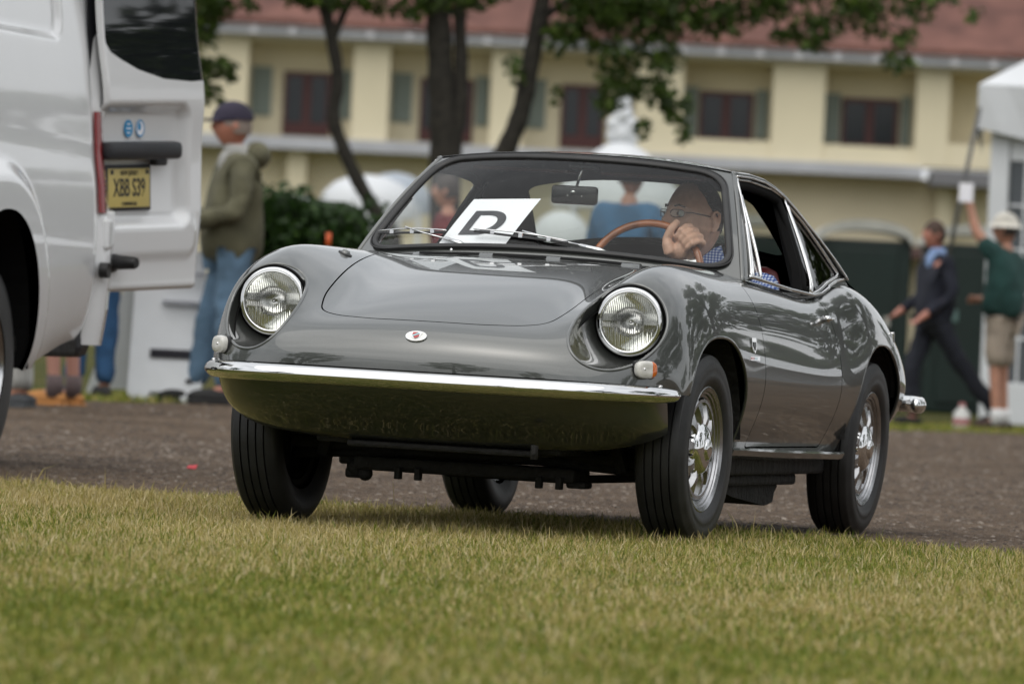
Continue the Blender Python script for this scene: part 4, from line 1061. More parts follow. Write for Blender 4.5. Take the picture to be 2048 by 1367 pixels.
ell = [(.0295 * math.cos(a), .0185 * math.sin(a)) for a in np.linspace(0, 2 * math.pi, 41)[:-1]]
b = MB().prism(ell, -.002, .004, 'z'); b.V = [tuple(fm @ Vector(v)) for v in b.V]
bd = b.build('bonnet_badge', M['badge_white'], car)
b = MB().tube([fm @ Vector((1.0 * x, 1.0 * y, .003)) for x, y in ell], .0016, 6, closed=True).build('rim', M['chrome'], bd, smooth=True)
def shape(poly, z0, z1, m, name, fmx, par):
    b = MB().prism(poly, z0, z1, 'z'); b.V = [tuple(fmx @ Vector(v)) for v in b.V]; return b.build(name, m, par)
SH = [(-.013, .0125), (.006, .0125), (.010, .009), (.0175, .0125), (.013, .004), (.012, -.004), (.005, -.011), (0, -.0135), (-.005, -.011), (-.012, -.004)]
shape(SH, .003, .0065, M['chrome'], 'shield', fm, bd)
shape([(-.0105, .0105), (.005, .0105), (-.0105, .000)], .006, .0082, M['badge_red'], 'red_field', fm, bd)
shape([(.007, .0105), (.010, .006), (-.008, -.0055), (-.0107, -.0015)], .006, .0078, M['badge_blue'], 'pale_bar', fm, bd)
shape([(.010, .0025), (.0095, -.0035), (.0045, -.0092), (0, -.0112), (-.0045, -.0092), (-.006, -.0072)], .006, .0082, M['badge_red'], 'red_field', fm, bd)
# side badge behind the front wheel
for s in (1,):
    p, n = on_side(.432, .588, s); fm = frame(p, n)
    sb = shape([(-.028, .022), (.028, .022), (.028, -.004), (0, -.024), (-.028, -.004)], 0, .004, M['chrome'], 'side_badge', fm, car)
    shape([(-.018, .010), (.018, .010), (.016, -.003), (0, -.015), (-.016, -.003)], .003, .0055, M['blackgloss'], 'enamel', fm, sb)
    p, n = on_side(.435, .549, s); fm = frame(p, n)
    sb2 = shape([(-.060, .006), (.060, .006), (.060, -.006), (-.060, -.006)], 0, .003, M['chrome'], 'name_strip', fm, car)
    shape([(-.052, .004), (-.018, .004), (-.018, -.004), (-.052, -.004)], .002, .004, M['badge_red'], 'red_field', fm, sb2)
    shape([(-.012, .004), (.024, .004), (.024, -.004), (-.012, -.004)], .002, .004, M['badge_blue'], 'pale_bar', fm, sb2)
# washer stalk on the right fender
p, n = on_body(-.455, .09); fm = frame(p, n)
w = MB().lathe([(0, .016), (.003, .017), (.007, .013), (.012, .010), (.013, 0)], 20, 'z', mtx=fm).build('mirror_stud', M['paint'], car, smooth=True)
MB().lathe([(-.001, .021), (.003, .021), (.004, .016)], 20, 'z', mtx=fm).build('gasket', M['rubber'], w, smooth=True)
# door handles
for s, dr in ((1, door_l), (-1, door_r)):
    p, n = on_side(1.475, .680, s)
    h = MB().tube([p + Vector((s * .000, 0, 0)), p + Vector((s * .022, 0, 0))], .010, 14)
    h.tube([p + Vector((s * .026, -.055, 0)), p + Vector((s * .027, -.02, 0)), p + Vector((s * .027, .018, 0))], .0065, 10)
    h.build('handle', M['chrome'], dr, smooth=True)
# sill rail
for s in (1, -1):
    m_s = MB()
    pts = [(s * .667, .335, .281), (s * .672, .40, .281), (s * .668, 1.0, .272), (s * .664, 1.72, .266), (s * .662, 1.79, .268)]
    prof = [(-.045, .008), (.010, .006), (.014, 0), (.008, -.016), (-.045, -.026)]
    V = []; F = []
    for q in pts:
        for (dx, dz) in prof: V.append((q[0] + s * dx, q[1], q[2] + dz))
    k = len(prof)
    for i in range(len(pts) - 1):
        for j in range(k): F.append((i * k + j, i * k + (j + 1) % k, (i + 1) * k + (j + 1) % k, (i + 1) * k + j))
    F += [tuple(range(k)), tuple((len(pts) - 1) * k + j for j in range(k))]
    m_s.add(V, F).build('sill_rail', M['paint'], car)
# underbody
u = MB()
u.box((-.60, .30, .20), (.60, 1.85, .27), .01)
u.box((-.36, -.40, .245), (.36, .40, .30), .01)
u.box((-.50, 1.8, .24), (.50, 2.55, .42), .02)
u.box((-.56, .48, .165), (-.44, 1.65, .20), .01); u.box((.44, .48, .165), (.56, 1.65, .20), .01)
u.build('floor_pan', M['under'], car)
u = MB()
u.tube([(-.55, .0, .235), (.55, .0, .235)], .018); u.tube([(-.56, .08, .20), (-.15, -.06, .225), (.15, -.06, .225), (.56, .08, .20)], .014)
u.box((-.33, -.12, .165), (.33, .06, .205), .01); u.box((-.36, -.10, .14), (-.30, -.02, .17), .008); u.box((.30, -.10, .15), (.36, -.02, .17), .008)
u.tube([(-.42, -.05, .30), (-.45, -.03, .205)], .02); u.tube([(.42, -.05, .30), (.45, -.03, .205)], .02)
for x in (-.20, -.14, .22, .28): u.box((x, -.14, .145), (x + .018, -.11, .18), .003)
u.sphere((-.33, -.08, .17), .03, 8); u.sphere((-.30, -.09, .155), .022, 8)
u.tube([(-.1, .06, .17), (.25, .1, .17), (.5, .12, .19)], .012)
u.build('front_suspension', M['under'], car)
u = MB().prism([(.60, .185), (1.0, .13), (1.42, .10), (1.52, .11), (1.56, .185)], .30, .52, 'x')
u.tube([(.46, 1.45, .16), (.46, 1.72, .155)], .024); u.build('exhaust_box', M['under'], car)
u = MB().box((-.25, -.46, .238), (.30, -.20, .256), .008).build('undertray', M['under'], car)
MB().tube([(.33, -.56, .275), (.33, -.56, .235)], .011, 12).build('tow_pin', M['under'], car, smooth=True)
u = MB().tube([(-.55, RY, AX), (.55, RY, AX)], .03); u.box((-.2, RY - .15, .17), (.2, RY + .35, .34), .03)
u.tube([(-.52, RY - .28, .25), (-.50, RY, .2)], .02); u.tube([(.52, RY - .28, .25), (.50, RY, .2)], .02); u.build('rear_axle', M['under'], car)
# wheel wells
for s in (1, -1):
    for y0 in (FY, RY):
        V = []; F = []
        prof = [(.69, .0), (.45, .0), (.36, .0)]
        for i, a in enumerate(np.linspace(.10 if y0 < 1 else .5, math.pi - (.80 if y0 < 1 else .10), 30)):
            for k, x in enumerate((.682, .55, .40)):
                V.append((s * x, y0 + .372 * math.cos(a), AX + .0 + .352 * math.sin(a)))
        for i in range(29):
            for k in range(2): F.append((i * 3 + k, i * 3 + k + 1, i * 3 + k + 4, i * 3 + k + 3))
        c0 = len(V); V.append((s * .40, y0, AX))
        for i in range(29): F.append((i * 3 + 2, (i + 1) * 3 + 2, c0))
        MB().add(V, F).build('wheel_well', M['under'], car, fix=False)

# ---- wheels
def make_wheel():
    w = empty('wheel'); w.parent = car
    # tyre (axis x, outer side +x)
    prof = [(-.060, .176), (-.070, .20), (-.0745, .228), (-.070, .255), (-.060, .268)]
    tread = []
    x = -.056
    for gx in (-.036, -.012, .012, .036):
        prof += [(gx - .0026, .2735 - .3 * gx * gx), (gx - .0022, .2655), (gx + .0022, .2655), (gx + .0026, .2735 - .3 * gx * gx)]
    prof += [(.056, .270), (.0605, .2675), (.0615, .264), (.070, .255), (.0725, .248), (.0735, .246), (.0745, .228), (.0735, .215), (.0745, .213), (.071, .198), (.064, .1835), (.058, .1775)]
    t = MB().lathe(prof, 96, 'x').build('tyre', M['tyre'], w, sharp=50)
    t.data.materials.append(M['tyre'])
    # rim barrel
    rp = [(-.05, .165), (-.045, .150), (.034, .148), (.044, .1490), (.046, .1555), (.052, .1585), (.053, .164), (.057, .166), (.0585, .1685), (.0605, .173), (.063, .177), (.0615, .1805), (.056, .1815), (.052, .178), (-.05, .178)]
    rim = MB().lathe(rp, 96, 'x').build('rim', M['alloy'], w, sharp=24)
    # spoked disc: ring, 10 tapered spokes, dark behind
    d = MB().lathe([(.030, .1478), (.044, .1475), (.049, .1435), (.049, .134), (.043, .1285), (.028, .128)], 64, 'x')
    for k in range(10):
        a = 2 * math.pi * k / 10
        m = Matrix.Rotation(a, 4, 'X')
        # spoke flares outwards like a Y
        P = [(.012, .066), (.016, .100), (.010, .118), (.017, .134)]
        V = []
        for (hx, r) , hw in zip([(.030, .066), (.034, .092), (.030, .112), (.025, .132)], (.0135, .0120, .0150, .0290)):
            hx += .0215; V += [m @ Vector((hx - .016, -hw * 1.3, r)), m @ Vector((hx, -hw * .75, r)), m @ Vector((hx, hw * .75, r)), m @ Vector((hx - .016, hw * 1.3, r))]
        F = []
        for i in range(3):
            for j in range(3): F.append((i * 4 + j, i * 4 + j + 1, (i + 1) * 4 + j + 1, (i + 1) * 4 + j))
        d.add(V, F)
    d.build('spoked_disc', M['alloy'], w, sharp=30)
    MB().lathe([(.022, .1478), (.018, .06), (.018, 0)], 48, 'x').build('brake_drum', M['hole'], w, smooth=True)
    hc = MB().lathe([(.030, .080), (.047, .080), (.050, .077), (.0505, .0735), (.055, .072), (.0625, .063), (.067, .050), (.0690, .036), (.0695, .031), (.071, .030), (.0755, .028), (.077, .022), (.078, .010), (.078, 0)], 64, 'x').build('hubcap', M['chrome'], w, smooth=True)
    nt_ = MB()
    for k in range(20):
        a = 2 * math.pi * k / 20; m = Matrix.Rotation(a, 4, 'X'); nt_.box((.034, -.0035, .0765), (.0495, .0035, .0815), .001, m)
    nt_.build('notch_ring', M['chrome'], hc)
    v = MB().tube([(.03, .0, .142), (.058, .0, .150)], .0035, 8).build('valve', M['rubber'], rim)
    return w
WX = .610
w0 = make_wheel()
def setw(w, s, y, steer=0, rot=0, cam_=0):
    zf = AX - math.sin(-BR) * 0
    local = Matrix.Translation((s * WX if s > 0 else -(WX - .018), y, AX + (s * WX) * math.sin(BR))) @ Matrix.Rotation(-BR, 4, 'Y') @ Matrix.Rotation(R(steer), 4, 'Z') @ Matrix.Rotation(R(cam_), 4, 'Y') 
    if s < 0: local = local @ Matrix.Rotation(math.pi, 4, 'Z')
    local = local @ Matrix.Rotation(R(rot), 4, 'X')
    w.matrix_local = local
setw(w0, 1, FY, -2.0, 12, 1.0)
w1 = copy_tree(w0, car); setw(w1, -1, FY, -2.0, 40, -1.0)
w2 = copy_tree(w0, car); setw(w2, 1, RY, 0, 77, 3)
w3 = copy_tree(w0, car); setw(w3, -1, RY, 0, 5, -3)

# ---- greenhouse
def Xs(z): z = np.asarray(z, float); return .605 - .145 * np.maximum(0, (z - .78) / .31) ** 1.15
WB, WT = .584, .452
def Bc(u): return np.array([WB * u, .50 + .15 * abs(u) ** 2.2, .822 - .034 * u * u])
def Hc(u): return np.array([WT * u, .93 + .09 * u * u, 1.124 - .028 * abs(u) ** 2.4])
def WS(u, v, off=0):
    b = Bc(u); h = Hc(u); p = b + (h - b) * v
    n = np.array([.25 * u, -.62, .72]); n /= np.linalg.norm(n)
    return p + n * (.022 * 4 * v * (1 - v) * (1 - .3 * u * u) + off)
uvl = round_path([(-.955, .035), (.955, .035), (.935, .93), (-.935, .93)], .16, 10)      # visible glass outline in (u, v*?)
US = np.linspace(-1.03, 1.03, 81); VS = np.linspace(-.04, 1.03, 41)
GG = np.array([[WS(u, v) for v in VS] for u in US]); UV = np.array([[(u, v) for v in VS] for u in US]).reshape(-1, 2)
wV, wN, wF = grid_mesh(GG)
if wN[:, 1].mean() > 0: wN = -wN; wF = [f[::-1] for f in wF]
uvmap = {tuple(np.round(p, 6)): q for p, q in zip(wV, UV)}
# attach (u,v) by clipping a 5-d array
def clip_uv(V, N, F, uv, f):
    V5 = np.concatenate([V, uv], 1)
    def g(W): return f(W[:, 3:])
    v5, n5, f5 = clip(V5, N, F, g)
    return v5[:, :3], n5, f5, v5[:, 3:]
loop_uv = [np.array(p) for p in round_path([(-.965, .03), (.965, .03), (.95, .955), (-.95, .955)], .17, 10)]
gl = clip_uv(wV, wN, wF, UV, lambda W: -sdf_poly(W * [.55, .42], np.array(loop_uv) * [.55, .42]) + .004)
meshobj('windscreen', gl[0], gl[2], M['glass'], car, N=gl[1])
su = clip_uv(wV, wN, wF, UV, lambda W: sdf_poly(W * [.55, .42], np.array(loop_uv) * [.55, .42]) - .006)
meshobj('windscreen_surround', su[0], su[2], M['paint'], car, N=su[1])
rub = MB().tube([WS(*q, .002) for q in densify(loop_uv, .03, True)], 1, 8, closed=True, flat=(.011, .008, (.0, -.65, .75)))
ws_rub = rub.build('windscreen_rubber', M['rubber'], car, smooth=True)
rub = MB().tube([WS(*q, .008) for q in densify([np.array(p) * [1.018, 1.0] + [0, .0] for p in round_path([(-.965, .015), (.965, .015), (.95, .975), (-.95, .975)], .17, 10)], .03, True)], .0028, 6, closed=True).build('bright_strip', M['rubber'], ws_rub, smooth=True)
for s in (1, -1):
    MB().tube([WS(s * 1.022, v, -.004) for v in np.linspace(-.04, 1.02, 24)], 1, 10, flat=(.0085, .010, (0, 1, 0))).build('windscreen_pillar', M['paint'], car, smooth=True)
for s in (1, -1):
    V = []; F = []
    for i, v in enumerate(np.linspace(-.02, 1.03, 30)):
        a = WS(s * .985, v, -.007); z = float(a[2]); b = np.array([s * (float(Xs(max(z, .775))) + .001), float(np.interp(z, [.775, .790, 1.04, 1.093, 1.12]
            , [.735, .74, .985, 1.032, 1.045])), z])
        V += [a, a * .5 + b * .5 + np.array([s * .004, -.003, 0]), b]
    for i in range(29):
        for k in range(2): F.append((i * 3 + k, i * 3 + k + 1, i * 3 + k + 4, i * 3 + k + 3))
    MB().add(V, F).build('pillar_cover', M['paint'], car, smooth=True)
# roof
rows = []
RR = [(.97, 1.128, .452, 1.096), (1.10, 1.138, .456, 1.098), (1.25, 1.143, .458, 1.095), (1.42, 1.136, .464, 1.082), (1.58, 1.112, .485, 1.043), (1.74, 1.065, .528, .958), (1.88, .990, .562, .886), (2.0, .92, .592, .812), (2.10, .85, .60, .785), (2.22, .78, .60, .755)]
for i, (y, zc, xr, zr) in enumerate(RR):
    r_ = []
    for u in np.linspace(-1, 1, 15):
        z = zc - (zc - zr) * (abs(u) ** 2.6 if i < 5 else abs(u) ** 2.2)
        yy = y
        if i == 0: p = Hc(u * 1.0); yy = p[1] + .004; z = p[2] + .006; x = p[0]
        elif i == 1: x = xr * u; yy = y + .05 * u * u
        else: x = xr * u
        r_.append((x, yy, z))
    rows.append(r_)
RN = fit_net(np.array(rows), 3, .85)
G4 = surf(RN, np.linspace(0, len(RR) - 1, 110), np.linspace(0, 14, 90))
rV, rN, rF = grid_mesh(G4)
if rN[:, 2].mean() < 0: rN = -rN; rF = [f[::-1] for f in rF]
RW = [(-.36, 1.66), (.36, 1.66), (.41, 2.02), (-.41, 2.02)]
rwi = inset_poly(RW, .05)
def s_rw(V): return sdf_poly(V[:, :2], rwi, .05)
q = clip(rV, rN, rF, lambda V: s_rw(V) - .0)
q2 = skirt(*q, depth=.012)
meshobj('roof', q2[0], q2[2], M['paint'], car, N=q2[1])
hl = clip(rV, rN, rF, lambda V: s_rw(V) - .004)
meshobj('headliner', hl[0] - hl[1] * .022, hl[2], M['headliner'], car, N=-hl[1])
rg = clip(rV, rN, rF, lambda V: -s_rw(V) + .004)
meshobj('rear_window', rg[0] - rg[1] * .006, rg[2], M['sglass'], car, N=rg[1])
# side of the greenhouse
RAIL = [(.99, 1.098), (1.023, 1.0955), (1.20, 1.096), (1.361, 1.088), (1.48, 1.068), (1.566, 1.044), (1.65, 1.003), (1.718, .966), (1.79, .93), (1.861, .89), (1.93, .85), (1.985, .812)]
BELT = [(2.02, .785), (1.9, .783), (1.70, .775), (1.5, .748), (1.2, .756), (.9, .773), (.70, .785)]
OUT = RAIL + BELT
FULL = round_path([(1.01, 1.070), (1.187, 1.070), (1.423, 1.052), (1.522, 1.032), (1.435, .745), (.70, .745), (.745, .79)], .03, 5)
GL_OPEN = [(1.046, 1.066), (1.187, 1.064), (1.423, 1.050), (1.531, 1.030), (1.445, .742), (.80, .742)]
QUART = [(1.568, 1.022), (1.60, 1.010), (1.686, .970), (1.78, .905), (1.86, .85), (1.905, .822), (1.86, .812), (1.705, .790), (1.60, .765), (1.498, .750)]
ys = np.linspace(.66, 2.06, 150); zs = np.linspace(.735, 1.11, 60)
Yg, Zg = np.meshgrid(ys, zs, indexing='ij')
for s in (1, -1):
    GG = np.stack([s * Xs(Zg), Yg, Zg], -1)
    V_, N_, F_ = grid_mesh(GG)
    if (N_[:, 0] * s).mean() < 0: N_ = -N_; F_ = [f[::-1] for f in F_]
    P2 = lambda V: V[:, 1:3]
    side = clip(V_, N_, F_, lambda V: -sdf_poly(P2(V), OUT))
    side = clip(*side, lambda V: sdf_poly(P2(V), [(.74, .74), (1.015, 1.074), (1.19, 1.076), (1.43, 1.060), (1.545, 1.038), (1.575, 1.032), (1.61, 1.018), (1.69, .978), (1.80, .905), (1.90, .838), (1.93, .825), (1.86, .803), (1.70, .78), (1.60, .74)]))
    side = clip(*side, lambda V: V[:, 1] - np.interp(V[:, 2], [.775, 1.04, 1.12], [.745, .995, 1.05]))
    side = skirt(*side, depth=.012)
    meshobj('cabin_side', side[0], side[2], M['paint'], car, N=side[1])
    pt = lambda y, z, o=0: (s * (float(Xs(z)) + o), y, z)
    # drip rail: painted gutter with bright edge
    rl = [pt(y, z, .006) for y, z in densify(RAIL[1:], .03)]
    g = MB().tube(rl, .0075, 8).build('drip_rail', M['paint'], car, smooth=True)
    MB().tube([pt(y, z - .006, .012) for y, z in densify(RAIL[1:], .03)], .0032, 6).build('bright_strip', M['chrome'], g, smooth=True)
    # chrome strip along the pillar
    MB().tube([pt(y, z, .006) for y, z in densify([(1.030, 1.093), (.985, 1.04), (.74, .790)], .03)], .0055, 8).build('pillar_strip', M['chrome'], car, smooth=True)
    # vent window
    vt = [(.995, 1.040), (.722, .788), (.845, .786)]
    vf = MB().tube([pt(y, z, .004) for y, z in densify(round_path(vt, .02, 4), .02, True)], .0055, 8, closed=True).build('vent_window', M['chrome'], car, smooth=True)
    iv = inset_poly(vt, .006)
    MB().add([pt(y, z, .001) for y, z in iv], [(0, 1, 2)]).build('pane', M['sglass'], vf)
    # door window frame: black channel with bright outer line
    fr = [(1.020, 1.068), (1.19, 1.068), (1.42, 1.054), (1.535, 1.034), (1.44, .752)]
    df = MB().tube([pt(y, z, -.012) for y, z in densify(round_path(fr, .03, 5, False), .02)], 1, 8, flat=(.017, .012, (1, 0, 0))).build('window_channel', M['black'], car, smooth=True)
    b = MB().tube([pt(y, z, .005) for y, z in densify([(1.020, 1.079), (1.19, 1.079), (1.43, 1.065), (1.557, 1.043), (1.545, 1.0), (1.47, .752)], .02)], .0042, 8).build('bright_edge', M['chrome'], df, smooth=True)
    # B pillar
    bp = [(1.535, 1.04), (1.562, 1.04), (1.49, .745), (1.40, .745), (1.43, .83)]
    V = [pt(y, z, -.004) for y, z in bp] + [pt(y, z, -.03) for y, z in bp]
    n5 = len(bp)
    MB().add(V, [tuple(range(n5)), tuple(range(2 * n5 - 1, n5 - 1, -1))] + [(i, (i + 1) % n5, (i + 1) % n5 + n5, i + n5) for i in range(n5)]).build('door_pillar', M['black'], car)
    # rear quarter glass with chrome frame
    qp = [pt(y, z, -.002) for y, z in QUART]
    cx, cz = 1.68, .87
    V = [pt(cx, cz, -.002)] + qp; F = [(0, i + 1, (i + 1) % len(qp) + 1) for i in range(len(qp))]
    qg = MB().add(V, F).build('quarter_window', M['sglass'], car, smooth=True)
    MB().tube([pt(y, z, .003) for y, z in densify(round_path(QUART, .012, 3), .02, True)], .0052, 8, closed=True).build('frame', M['chrome'], qg, smooth=True)
    # belt moulding
    bl = []
    for y in np.linspace(.68, 1.98, 60):
        z = np.interp(y, [.68, .9, 1.2, 1.5, 1.6, 1.7, 1.85, 1.98], [.790, .778, .762, .751, .758, .779, .802, .812]); bl.append((s * (float(Xs(z)) + .012 - (.008 if y > 1.7 else 0)), y, z - .002))
    MB().tube(bl, .0055, 8).build('belt_moulding', M['chrome'], car, smooth=True)
    # infill from glass side down to the body
    V = []; F = []
    for (x, y, z) in bl:
        p_, n_ = on_side(y, z - .045, s)
        V += [(x - s * .001, y, z), (s * (abs(x) + .004), y, z - .012), (float(p_.x), y, z - .045)]
    for i in range(59):
        for k in range(2): F.append((i * 3 + k, i * 3 + k + 1, i * 3 + k + 4, i * 3 + k + 3))
    # inner door panel & sill
    MB().box((s * .585 if s > 0 else -.60, .72, .30), (s * .60 if s > 0 else -.585, 1.60, .752), .005).build('door_lining', M['blackgloss'], car)
# cowl with vents
p = []
cw = MB()
cw_pts = []
for a in np.linspace(-1, 1, 31):
    x = a * .345; 
    q, n = on_body(x, .40 + .03 * abs(a) ** 2); cw_pts.append(q)
V = []; F = []
for i, q in enumerate(cw_pts):
    V += [q + Vector((0, -.030, -.003)), q + Vector((0, -.020, .0045)), q + Vector((0, .012, .008)), q + Vector((0, .028, .0))]
for i in range(30):
    for k in range(3): F.append((i * 4 + k, (i + 1) * 4 + k, (i + 1) * 4 + k + 1, i * 4 + k + 1))
F += [(0, 1, 2, 3), (123, 122, 121, 120)]
co = cw.add(V, F).build('vent_panel', M['paint'], car, smooth=True)
for (x0, x1) in ((-.325, -.130), (-.095, .075), (.115, .295)):
    sl = MB()
    for j in range(8):
        xa, xb = x0 + (x1 - x0) * j / 8, x0 + (x1 - x0) * (j + 1) / 8
        qa = on_body(xa, .40 + .03 * (abs(xa) / .345) ** 2)[0]; qb = on_body(xb, .40 + .03 * (abs(xb) / .345) ** 2)[0]
        sl.add([qa + Vector((0, -.0285, -.001)), qb + Vector((0, -.0285, -.001)), qb + Vector((0, -.0205, .0050)), qa + Vector((0, -.0205, .0050)),
                qa + Vector((0, -.012, .0068)), qb + Vector((0, -.012, .0068))], [(0, 1, 2, 3), (3, 2, 5, 4)])
    sl.build('vent_slot', M['black'], co, fix=False)
# wipers
def wiper(px, py, tip, blade_a, blade_b):
    base, n = on_body(px, py)
    w = MB().lathe([(-.005, .012), (.004, .012), (.006, .009), (.020, .009), (.024, .0065), (.025, 0)], 16, 'z', base).build('wiper', M['chrome'], car, smooth=True)
    p0 = base + Vector((0, 0, .02)); t = Vector(tip)
    d = (t - p0)
    MB().tube([p0, p0 + d * .12 + Vector((0, -.002, .006)), p0 + d * .35 + Vector((0, 0, .004))], 1, 8, flat=(.008, .0045, (0, -.6, .8))).build('arm_root', M['chrome'], w, smooth=True)
    MB().tube([p0 + d * .33 + Vector((0, 0, .004)), p0 + d * .7, t], .0028, 6).build('arm', M['chrome'], w, smooth=True)
    A_, B_ = Vector(blade_a), Vector(blade_b)
    arc = []
    for k in np.linspace(0, 1, 14):
        q = A_ + (B_ - A_) * k; arc.append(q)
    MB().tube([q + Vector((0, -.003, .006 + .006 * math.sin(math.pi * k / 13))) for k, q in enumerate(arc)], .0022, 6).build('blade_spine', M['chrome'], w, smooth=True)
    MB().tube(arc, 1, 6, flat=(.002, .0055, (0, -.8, -.6))).build('blade', M['rubber'], w)
    for f in (.2, .5, .8):
        q = A_ + (B_ - A_) * f; MB().box(tuple(q + Vector((-.006, -.006, -.002))), tuple(q + Vector((.006, .002, .010)))).build('clip', M['chrome'], w)
def wsp(u, v, o=.012): return tuple(WS(u, v, o))
def solve_ws(x, z, o=.012):
    # u,v for a given X,Z
    u, v = x / .55, .2
    for _ in range(12):
        p = WS(u, v, o); u += (x - p[0]) / .55; v += (z - p[2]) / .33
    return WS(u, v, o)
def curve_blade(pts, o=.012): return [solve_ws(x, z, o) for x, z in pts]
wiper(-.222, .545, solve_ws(-.44, .878, .022), solve_ws(-.535, .856), solve_ws(-.295, .868))
wiper(.222, .545, solve_ws(-.05, .884, .022), solve_ws(-.205, .876), solve_ws(.095, .856))
for x in (-.262, .175):
    q, n = on_body(x, .53); MB().sphere(q + Vector((0, 0, .008)), (.006, .006, .009), 8).build('washer_jet', M['chrome'], car, smooth=True)
# interior
i_ = MB().box((-.585, .40, .26), (.585, 2.1, .31), .01); i_.box((-.57, 1.60, .30), (.57, 2.05, .70), .05); i_.box((-.56, 1.66, .70), (.56, 2.12, .775), .02)
i_.build('cabin_floor', M['black'], car)
dsh = MB().box((-.56, .58, .66), (.56, .86, .80), .035); dsh.box((-.55, .62, .5), (.55, .74, .7)); dsh.build('dashboard', M['blackgloss'], car, sharp=40)
hd = MB().box((.12, .70, .76), (.34, .92, .835), .03).build('instrument_hood', M['black'], car, sharp=40)
for sx in (-.27, .29):
    st = MB().box((sx - .20, 1.10, .34), (sx + .20, 1.55, .48), .05).build('seat', M['maroon'], car, sharp=60)
    mt = Matrix.Translation((sx, 1.52, .44)) @ Matrix.Rotation(R(-14), 4, 'X')
    MB().box((-.19, -.05, 0), (.19, .06, .40), .045, mt).build('backrest', M['maroon'], st, sharp=60)
# mirror
mm = MB().box((-.088, .962, .978), (.057, .985, 1.034), .010).build('rear_view_mirror', M['blackgloss'], car, sharp=40)
MB().tube([(-.012, .975, 1.03), (.000, .985, 1.085), (.003, 1.0, 1.115)], .0045, 8).build('stalk', M['chrome_dull'], mm, smooth=True)
MB().lathe([(0, .0), (0, .007), (.004, .007)], 14, 'y', (-.018, .958, 1.015)).build('pivot_cap', M['chrome'], mm, smooth=True)
for dx in (-.034, .010): MB().sphere((dx, .961, 1.003), .0028, 6).build('screw', M['chrome'], mm, smooth=True)
MB().box((-.04, .97, 1.085), (.05, 1.02, 1.10), .01).build('mirror_mount', M['blackgloss'], mm)
for sx in (-1, 1): MB().box((sx * .2 - .15, 1.01, 1.072), (sx * .2 + .15, 1.15, 1.082), .004).build('sun_visor', M['headliner'], car)
# steering wheel
SC = Vector((.215, .97, .772)); SM = Matrix.Translation(SC) @ Matrix.Rotation(R(-22), 4, 'X')
ring = [SM @ Vector((.176 * math.cos(a), 0, .176 * math.sin(a))) for a in np.linspace(0, 2 * math.pi, 65)[:-1]]
sw = MB().tube(ring, .0115, 12, closed=True).build('steering_wheel', M['wood'], car, smooth=True)
for k, a in enumerate((R(20), R(160), R(270))):
    p1 = SM @ Vector((.168 * math.cos(a), 0, .168 * math.sin(a))); p0 = SM @ Vector((.04 * math.cos(a), -.02, .04 * math.sin(a)))
    MB().tube([p0, p1], 1, 6, flat=(.016, .0025, SM.to_3x3() @ Vector((0, 1, 0)))).build('spoke', M['chrome_dull'], sw)
MB().lathe([(-.03, .03), (-.025, .045), (.01, .045)], 20, 'y', mtx=SM).build('hub', M['blackgloss'], sw, smooth=True)
MB().tube([SC + Vector((0, -.03, -.01)), SC + Vector((0, -.30, -.14))], .025).build('column', M['black'], sw)
# rear lamps and bumper
for s in (1, -1):
    tl = MB().box((s * .632 - .012, 2.61, .455), (s * .632 + .012, 2.655, .575), .006).build('tail_light', M['redplastic'], car, sharp=40)
    pts = [(s * .50, 2.80, .425), (s * .60, 2.785, .425), (s * .675, 2.74, .425), (s * .715, 2.66, .424), (s * .722, 2.58, .423)]
    MB().tube(densify(pts, .02), 1, 14, flat=(.020, .027, (0, 0, 1))).build('rear_bumper', M['chrome'], car, smooth=True)
    MB().sphere((s * .722, 2.575, .423), (.019, .03, .026), 10).build('bumper_end', M['chrome'], car, smooth=True)
MB().tube([(-.5, 2.80, .425), (.5, 2.80, .425)], 1, 14, flat=(.020, .027, (0, 0, 1))).build('rear_bumper', M['chrome'], car, smooth=True)
p, n = on_side(2.36, .635, 1)
MB().box(tuple(p + Vector((-.006, -.010, -.018))), tuple(p + Vector((.006, .010, .018))), .003).build('rear_badge', M['chrome'], car)
# ================================================================== THE WHITE VAN
VR = R(13.6)
vc = AT(190, 560, 27.0)
van = empty('delivery_van', (vc.x, 27.0, 0), -VR, label='white panel van at the left edge with its rear door swung open', cat='van')
M['vanwhite'] = mat('white_van_paint', (.78, .79, .80), .2, coat=1, noise=.02, nscale=2)
M['vanblack'] = mat('dark_grey_plastic', (.025, .026, .03), .45)
M['vanglass'] = mat('tinted_van_glass', (.012, .014, .016), .03, coat=1)
M['plate'] = mat('yellow_number_plate', (.62, .50, .17), .4)
M['blue'] = mat('blue_sticker', (.02, .27, .55), .4)
ZP = [(.36, -.05), (.44, -.012), (.60, .012), (.80, .022), (.98, .016), (1.10, .006), (1.22, -.012), (1.36, -.022), (1.52, -.040), (1.60, -.050), (1.80, -.075), (2.05, -.11), (2.3, -.15), (2.50, -.20), (2.60, -.32), (2.65, -.52), (2.67, -1.0)]
zz_ = np.array([a for a, b in ZP]); xx_ = np.array([b for a, b in ZP])
L_ = 5.7
